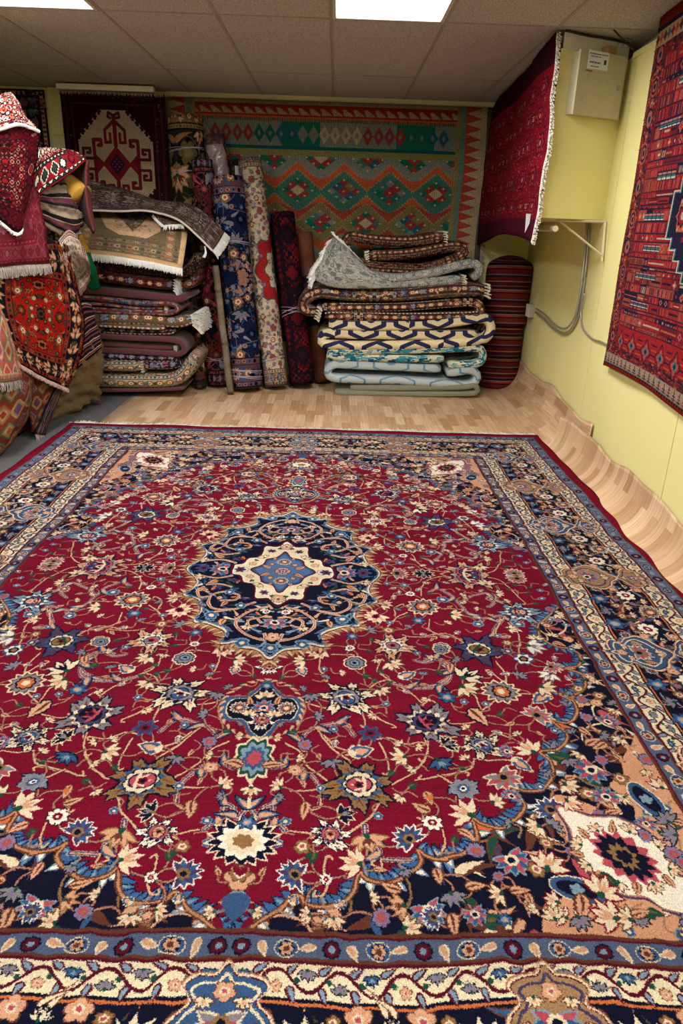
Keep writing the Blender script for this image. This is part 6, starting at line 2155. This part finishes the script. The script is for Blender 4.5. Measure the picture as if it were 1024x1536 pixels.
tag(o, 'grey brown patterned rug with cream edge, draped over the cream bordered rug', 'rug')
mb = MB(); mb.tube([tuple(p + np.array([0, -.005, -.002])) for p in P[0][::2]], .008, 6); mb.build('selvage', M['fringe'], o)
for k in range(2):
    fringe(P[:, -1] + np.array([0, 0, -.005 * k]), M['white_fringe'], o, .06, (.8, -.2, -.75), step=.0035, wd=.008, seed=152 + k, spread=.3)
# turned-up corner with white fringe lying between the two
G = [[q5(560, 392, 5.83), q5(620, 386, 5.84), q5(690, 384, 5.86)], [q5(520, 356, 5.90), q5(590, 352, 5.91), q5(680, 366, 5.93)], [q5(490, 318, 5.97), q5(560, 326, 5.98), q5(660, 350, 6.0)]]
o, P = sheet('draped_rug', G, M['greydrape'], .008, uv=(.1, .1, .4, .4), amp=.002, seed=155, n=5)
tag(o, 'small rug corner with white fringe showing between the grey and the cream bordered rugs', 'rug')
fringe(P[0], M['white_fringe'], o, .035, (.1, -.4, -1), step=.0035, wd=.007, seed=156)
fringe(P[:, 0], M['white_fringe'], o, .02, (-.6, -.3, -.6), step=.004, wd=.006, seed=157)
mb = MB()
s0 = q5(822, 530, 5.80)
G = [[q5(812, 606, 5.80), q5(836, 610, 5.80)], [q5(832, 575, 5.80), q5(846, 578, 5.80)], [q5(828, 530, 5.81), q5(838, 530, 5.81)]]
o, P = sheet('paper_tag', G, M['paper'], .0015, amp=.0, seed=1, n=4)
tag(o, 'white paper strip hanging under the fringed end of the grey brown rug', 'tag')

# ================================================================== LEFT HEAP OF DRAPED CARPETS
# a tall stack of folded carpets carries the draped ones
core_m = [M['back_dark'], M['back_brown'], M['maroon'], M['jute'], M['back_dark'], M['back_red']]
z = .012
cr_ = random.Random(3)
k = 0
while z < 1.80:
    h_ = cr_.uniform(.10, .16)
    x1 = -2.03 + cr_.uniform(-.05, .02) - max(0, z - 1.0) * .14
    vs, fs = [], []
    w = wob(200 + k)
    NX, NY = 14, 14
    o = MB().box(-2.9, x1, 4.46 + cr_.uniform(-.03, .03), (5.50 if z < 1.2 else 5.1) + cr_.uniform(-.04, .04), z, z + h_ - .004)
    ob_ = o.build('folded_rug', core_m[k % 6], bevel=.045)
    ob_.modifiers['bevel'].segments = 4
    ob_.modifiers['bevel'].width = min(.045, h_ * .42)
    for p in ob_.data.polygons:
        p.use_smooth = True
    if CORE_LABELS:
        tag(ob_, CORE_LABELS[k % len(CORE_LABELS)], 'rug', 'folded rugs inside the left heap')
    z += h_
    k += 1
CORE_TOP = z

HT = {
    'turk': woven('heap_turkmen', tex_geo(1.0, 1.2, (104, 12, 18), (70, 12, 20), [(150, 110, 96), (36, 14, 22), (130, 20, 24), (112, 14, 22), (90, 12, 20)], 161, cell=.075, bw=.24, guard=(120, 24, 26), steps=3), gain=1.0),
    'bright': woven('heap_bright', tex_geo(.8, .6, (168, 36, 34), (150, 34, 34), [(214, 196, 176), (50, 36, 44), (190, 70, 50)], 162, cell=.09, bw=.10, guard=(206, 188, 166), steps=3), gain=1.1),
    'border': woven('heap_border', tex_geo(1.0, .7, (132, 18, 30), (128, 20, 30), [(206, 194, 170), (40, 50, 44), (120, 20, 30)], 163, cell=.12, bw=.22, guard=(196, 184, 160), steps=4), gain=1.05),
    'rose': woven('heap_rose', tex_geo(.9, .6, (104, 32, 40), (112, 42, 50), [(128, 72, 76), (96, 32, 42), (118, 54, 60)], 164, cell=.14, bw=.13, guard=(136, 52, 62), steps=5, line=(96, 24, 38), dots=False)),
    'orange': woven('heap_orange', tex_floral(1.3, 1.4, (146, 22, 16), (22, 18, 30), [(150, 76, 40), (70, 40, 26), 'bk', (60, 62, 40)], 165, kinds=['gld', 'pst'], size=.055, bw=.34, guard=(120, 40, 28), line='bk', dens=.6)),
    'kil': woven('heap_kilim', tex_geo(1.2, 1.2, (104, 44, 34), (96, 50, 40), [(54, 80, 56), (136, 70, 44), (84, 52, 76), (140, 112, 76), (120, 42, 34)], 166, cell=.24, bw=.1, steps=8, dots=False, line=(120, 96, 66), guard=(110, 80, 60)) if True else tex_stripes(1.0, 1.0, [(.05, (120, 54, 40)), (.03, (50, 76, 54)), (.04, (136, 86, 50)), (.02, (90, 48, 66)), (.05, (120, 42, 34)), (.03, (104, 94, 60)), (.03, (44, 62, 62)), (.02, (140, 120, 90))], 166, along='y', jag=.12)),
    'pinkil': woven('heap_pink_kilim', tex_geo(1.2, .8, (150, 84, 70), (150, 80, 64), [(96, 120, 96), (150, 84, 110), (184, 130, 84), (170, 76, 60)], 167, cell=.2, bw=.08, steps=8, dots=False, line=(180, 156, 120), guard=(170, 120, 90)) if True else tex_stripes(1.0, .6, [(.05, (176, 96, 78)), (.03, (96, 120, 96)), (.04, (150, 84, 110)), (.03, (184, 130, 84)), (.05, (170, 76, 60)), (.02, (196, 172, 140))], 167, along='y', jag=.10)),
    'band2': woven('heap_band_long', tex_stripes(.6, .6, [(.04, (26, 26, 40)), (.012, (110, 96, 84)), (.03, (84, 40, 40)), (.012, (130, 110, 90)), (.03, (28, 24, 36))], 175, along='x')),
    'stripe': woven('heap_stripe', tex_stripes(.6, .6, [(.05, (120, 104, 88)), (.03, (32, 28, 32)), (.05, (88, 48, 58)), (.01, (160, 144, 120)), (.04, (30, 26, 30)), (.05, (138, 124, 104))], 168, along='y')),
    'green': woven('heap_green', tex_stripes(.6, .8, [(.40, (168, 126, 34)), (.40, (18, 92, 62))], 169, along='y')),
    'cream': woven('heap_cream', tex_floral(.6, .8, (168, 158, 142), (120, 50, 56), [(140, 122, 108), (120, 100, 92)], 170, kinds=['silver1'], size=.035, bw=.10, dens=.5, line=(110, 90, 80))),
    'band': woven('heap_band', tex_stripes(.6, .6, [(.03, (26, 24, 36)), (.01, (150, 110, 96)), (.02, (96, 34, 44)), (.012, (176, 160, 136)), (.04, (28, 22, 32)), (.02, (120, 60, 56))], 171, along='y')),
}

def heap_at(px, py, Y):
    """on the skin of the heap: its right side stands near x=-1.87, its front near y=4.2"""
    d = _fw * FPX + _R * (px - 512) - _U * (py - 768)
    ys = -1.87 * d.y / d.x if d.x < 0 else 9
    top = 5.45 if py > 400 else 5.05
    yy_ = 4.15 + (top - 4.15) * (1 - math.exp(-max(0, ys - 4.0) / (top - 4.15) * 1.15)) if ys > 4.0 else 4.15
    return at(px, py, yy_ + (Y - 4.45) * .45)


q3 = lambda x, y, Y: heap_at(x / 3.938, 130 + y / 3.938, Y)      # upper detail frame
q4 = lambda x, y, Y: heap_at(x / 3.103, 380 + y / 3.103, Y)      # lower detail frame


def drape(name, rows, conv, mat, label, th=.012, uv=(0, 0, 1, 1), amp=.008, seed=1, back=None, n=7, cat='rug', freq=1.0):
    G = [[conv(*p) for p in r] for r in rows]
    o, P = sheet(name, G, mat, th, uv=uv, amp=amp, seed=seed, back=back, n=n, freq=freq)
    tag(o, label, cat)
    return o, P


# kilim roll lying at the lower left
drape('draped_kilim', [[(-260, 985, 4.40), (-60, 970, 4.35), (30, 900, 4.36), (120, 780, 4.42)],
                       [(-260, 850, 4.30), (-60, 840, 4.22), (60, 800, 4.24), (140, 700, 4.40)],
                       [(-260, 700, 4.30), (-60, 690, 4.22), (70, 660, 4.26), (150, 600, 4.40)],
                       [(-260, 520, 4.36), (-60, 520, 4.32), (60, 520, 4.36), (130, 510, 4.46)]], q4, HT['kil'],
      'orange and green kilim bundle at the bottom left, touching the big rug', .02, seed=172, back=M['jute'])
drape('draped_kilim', [[(150, 830, 4.62), (190, 800, 4.60), (215, 760, 4.62)], [(140, 700, 4.55), (190, 690, 4.53), (240, 650, 4.56)], [(150, 560, 4.50), (200, 560, 4.48), (260, 560, 4.52)]], q4, HT['kil'],
      'narrow kilim fold in red and green just right of the orange kilim bundle', .016, uv=(.2, .1, .6, .9), seed=173, back=M['jute'])
# jute coloured cloth in front of the left pile
drape('draped_rug', [[(200, 830, 4.95), (280, 790, 4.98), (350, 745, 5.02), (405, 700, 5.08), (462, 680, 5.2)],
                     [(190, 760, 4.90), (280, 690, 4.88), (355, 640, 4.90), (420, 600, 4.96), (470, 610, 5.12)],
                     [(210, 640, 4.90), (300, 590, 4.85), (380, 520, 4.86), (440, 480, 4.94), (478, 470, 5.05)],
                     [(250, 440, 4.90), (320, 420, 4.86), (390, 380, 4.86), (430, 350, 4.92), (450, 340, 5.0)]], q4, M['jute'],
      'olive brown jute backed rug slumped on the floor before the left pile', .016, seed=174, amp=.05, freq=1.5)
drape('draped_rug', [[(330, 560, 4.84), (400, 500, 4.84), (470, 440, 4.90)],
                     [(340, 480, 4.80), (400, 420, 4.80), (462, 380, 4.86)],
                     [(350, 400, 4.78), (395, 340, 4.78), (440, 310, 4.84)],
                     [(340, 260, 4.78), (385, 230, 4.78), (425, 240, 4.84)]], q4, HT['band'],
      'black and pink banded rug edge hanging right of the orange red draped rug', .014, seed=175, back=M['jute'])
o, P = drape('draped_rug', [[(165, 842, 4.42), (205, 846, 4.42)], [(205, 740, 4.44), (245, 745, 4.44)], [(250, 640, 4.50), (290, 640, 4.50)], [(290, 560, 4.52), (330, 560, 4.52)]], q4, HT['band2'],
             'narrow navy banded rug strip slanting down to the big rug corner', .014, seed=176)
fringe(P[0], M['grey_fringe'], o, .05, (.2, -.3, -1), step=.005, wd=.006, seed=177)
# mustard and green kilim
drape('draped_kilim', [[(425, 175, 5.16), (450, 165, 5.18), (462, 160, 5.24)], [(330, 40, 5.10), (400, 60, 5.10), (440, 60, 5.20)], [(270, -80, 5.06), (330, -90, 5.06), (390, -60, 5.16)], [(240, -170, 5.06), (300, -180, 5.06), (350, -150, 5.14)]], q4, HT['green'],
      'mustard and green flat woven rug hanging behind the cream rug scrap', .02, uv=(.1, .95, .6, .05), seed=178)
o, P = drape('draped_rug', [[(372, 200, 4.54), (400, 160, 4.53), (418, 110, 4.56)], [(340, 110, 4.52), (380, 90, 4.50), (416, 50, 4.54)], [(290, 40, 4.50), (330, -10, 4.49), (400, -5, 4.54)], [(270, -60, 4.50), (320, -110, 4.50), (370, -60, 4.56)]], q4, HT['cream'],
             'cream rug scrap with maroon corner hanging over the mustard kilim', .012, seed=179)
# striped dark cloth tumble
drape('draped_rug', [[(200, 780, 4.62), (330, 860, 4.58), (440, 900, 4.60), (470, 850, 4.68)],
                     [(205, 700, 4.56), (310, 740, 4.50), (420, 770, 4.52), (480, 770, 4.62)],
                     [(220, 640, 4.54), (300, 640, 4.48), (390, 640, 4.50), (440, 680, 4.60)],
                     [(270, 600, 4.62), (330, 560, 4.58), (380, 550, 4.62), (400, 600, 4.70)]], q3, HT['stripe'],
      'beige black and plum striped rug crumpled beneath the red cream bordered rug', .018, seed=180, amp=.03, freq=1.8)
# mustard cone
b0, b1 = q3(395, 560, 4.72), q3(480, 650, 4.55)
mb = MB(); mb.tube([tuple(b0 + (b1 - b0) * t) for t in np.linspace(0, 1, 8)], [.055 + .028 * t for t in np.linspace(0, 1, 8)], 24)
tag(mb.build('rolled_rug', M['mustard'], smooth=True), 'small mustard rolled rug poking out under the red cream bordered rug', 'rug')
# big orange red carpet
o, P = drape('draped_rug', [[(70, 500, 4.30), (170, 560, 4.28), (250, 600, 4.30), (318, 628, 4.36)],
                            [(20, 380, 4.28), (150, 440, 4.22), (270, 480, 4.24), (372, 480, 4.36)],
                            [(-40, 240, 4.30), (130, 270, 4.22), (290, 300, 4.22), (392, 310, 4.36)],
                            [(-40, 110, 4.34), (120, 110, 4.26), (270, 130, 4.26), (360, 160, 4.38)],
                            [(0, -20, 4.40), (120, -40, 4.34), (240, -60, 4.34), (310, -40, 4.44)]], q4, HT['orange'],
             'orange red and navy rug with pinkish fringe hanging in the middle of the left heap', .012, uv=(.1, .0, 1, 1), seed=181, amp=.010, back=M['back_brown'])
for k in range(2):
    fringe(P[0] + np.array([0, .004 * k, 0]), M['pink_fringe'], o, .028, (.1, -.3, -1), step=.004, wd=.007, seed=182 + k)
# pinkish kilim at the frame's left edge
o, P = drape('draped_kilim', [[(-200, 610, 4.18), (-90, 600, 4.16), (10, 600, 4.16), (100, 585, 4.20)], [(-200, 480, 4.16), (-90, 470, 4.14), (0, 470, 4.14), (75, 480, 4.18)], [(-200, 320, 4.18), (-90, 310, 4.16), (-20, 300, 4.16), (40, 350, 4.20)], [(-200, 150, 4.3), (-90, 150, 4.26), (-60, 160, 4.26), (-30, 180, 4.28)]], q4, HT['pinkil'],
             'pink and sage kilim with grey fringe at the left edge of the heap', .010, seed=184)
fringe(P[0], M['grey_fringe'], o, .05, (.1, -.2, -1), step=.006, wd=.005, seed=185)
# rose maroon carpet with grey fringe
o, P = drape('draped_rug', [[(-220, 1080, 4.20), (-60, 1070, 4.17), (120, 1052, 4.17), (288, 1044, 4.22)], [(-220, 900, 4.20), (-60, 890, 4.15), (110, 880, 4.15), (268, 850, 4.20)], [(-220, 740, 4.24), (-60, 730, 4.20), (90, 720, 4.20), (235, 690, 4.26)], [(-220, 600, 4.34), (-60, 590, 4.32), (70, 590, 4.32), (200, 590, 4.36)]], q3, HT['rose'],
             'rose maroon rug with grey fringe hanging under the white edged red rug', .012, uv=(0.1, 0, 1, .8), seed=186)
for k in range(2):
    fringe(P[0] + np.array([0, .004 * k, .002]), M['grey_fringe'], o, .060, (.05, -.15, -1), step=.0045, wd=.006, seed=187 + k)
# red carpet with cream border, folded over
o, P = drape('draped_rug', [[(150, 700, 4.40), (170, 690, 4.38), (300, 590, 4.34), (420, 510, 4.34), (510, 432, 4.40)],
                            [(170, 610, 4.42), (200, 570, 4.38), (290, 500, 4.36), (390, 440, 4.38), (490, 405, 4.46)],
                            [(190, 500, 4.50), (215, 470, 4.46), (280, 420, 4.46), (350, 390, 4.50), (440, 385, 4.58)],
                            [(200, 380, 4.62), (225, 365, 4.60), (260, 362, 4.62), (320, 368, 4.66), (390, 378, 4.72)]], q3, HT['border'],
             'red rug with cream patterned border folded over the top right of the heap', .016, uv=(0, 0, 1, .5), seed=189, back=M['back_dark'])
G = [[q3(556, 868, 4.52), q3(560, 850, 4.56)], [q3(520, 740, 4.46), q3(548, 760, 4.58)], [q3(505, 600, 4.44), q3(530, 610, 4.62)], [q3(512, 435, 4.41), q3(520, 440, 4.60)]]
sheet('hanging_end', G, M['back_red'], .012, amp=.003, seed=190, parent=o, n=5)
G = [[q3(556, 868, 4.54), q3(470, 760, 4.80)], [q3(520, 740, 4.48), q3(440, 640, 4.80)], [q3(505, 600, 4.47), q3(430, 560, 4.80)], [q3(512, 445, 4.44), q3(440, 450, 4.78)]]
sheet('folded_back', G, M['back_dark'], .012, amp=.004, seed=191, parent=o, n=5)
# red turkmen carpet with white edge on top of the heap
o, P = drape('draped_rug', [[(-240, 700, 4.10), (-110, 730, 4.08), (0, 790, 4.06), (95, 860, 4.06), (130, 820, 4.10)],
                            [(-240, 560, 4.08), (-110, 570, 4.05), (20, 600, 4.04), (130, 620, 4.06), (185, 560, 4.12)],
                            [(-240, 400, 4.06), (-110, 400, 4.03), (20, 400, 4.02), (140, 400, 4.05), (222, 390, 4.12)],
                            [(-240, 290, 4.05), (-110, 280, 4.02), (10, 250, 4.00), (120, 225, 4.02), (232, 268, 4.10)]], q3, HT['turk'],
             'dark red rug with dash rows and white edge at the top of the heap', .014, uv=(0, .0, 1, 1), seed=192, back=M['back_red'])
for k in range(2):
    fringe(P[0][:30] + np.array([0, -.004 * k, 0]), M['white_fringe'], o, .020, (.1, -.5, -1), step=.0035, wd=.008, seed=193 + k)
o2, P2 = drape('draped_rug', [[(-240, 290, 3.99), (-110, 276, 3.97), (10, 246, 3.96), (120, 220, 3.97), (232, 262, 4.06)],
                              [(-240, 200, 4.02), (-110, 190, 4.00), (0, 180, 4.00), (90, 160, 4.02), (150, 180, 4.12)],
                              [(-240, 120, 4.12), (-110, 110, 4.10), (-10, 100, 4.10), (60, 90, 4.12), (118, 110, 4.20)],
                              [(-240, 60, 4.26), (-110, 60, 4.24), (-20, 60, 4.24), (40, 35, 4.22), (70, 40, 4.26)]], q3, HT['bright'],
             'bright red and white patterned rug corner peaking at the top of the heap', .014, seed=195, back=M['back_red'])
mb = MB(); mb.tube([tuple(p + np.array([0, -.010, -.004])) for p in P2[0]], .010, 7); mb.build('bound_edge', M['white_fringe'], o2)
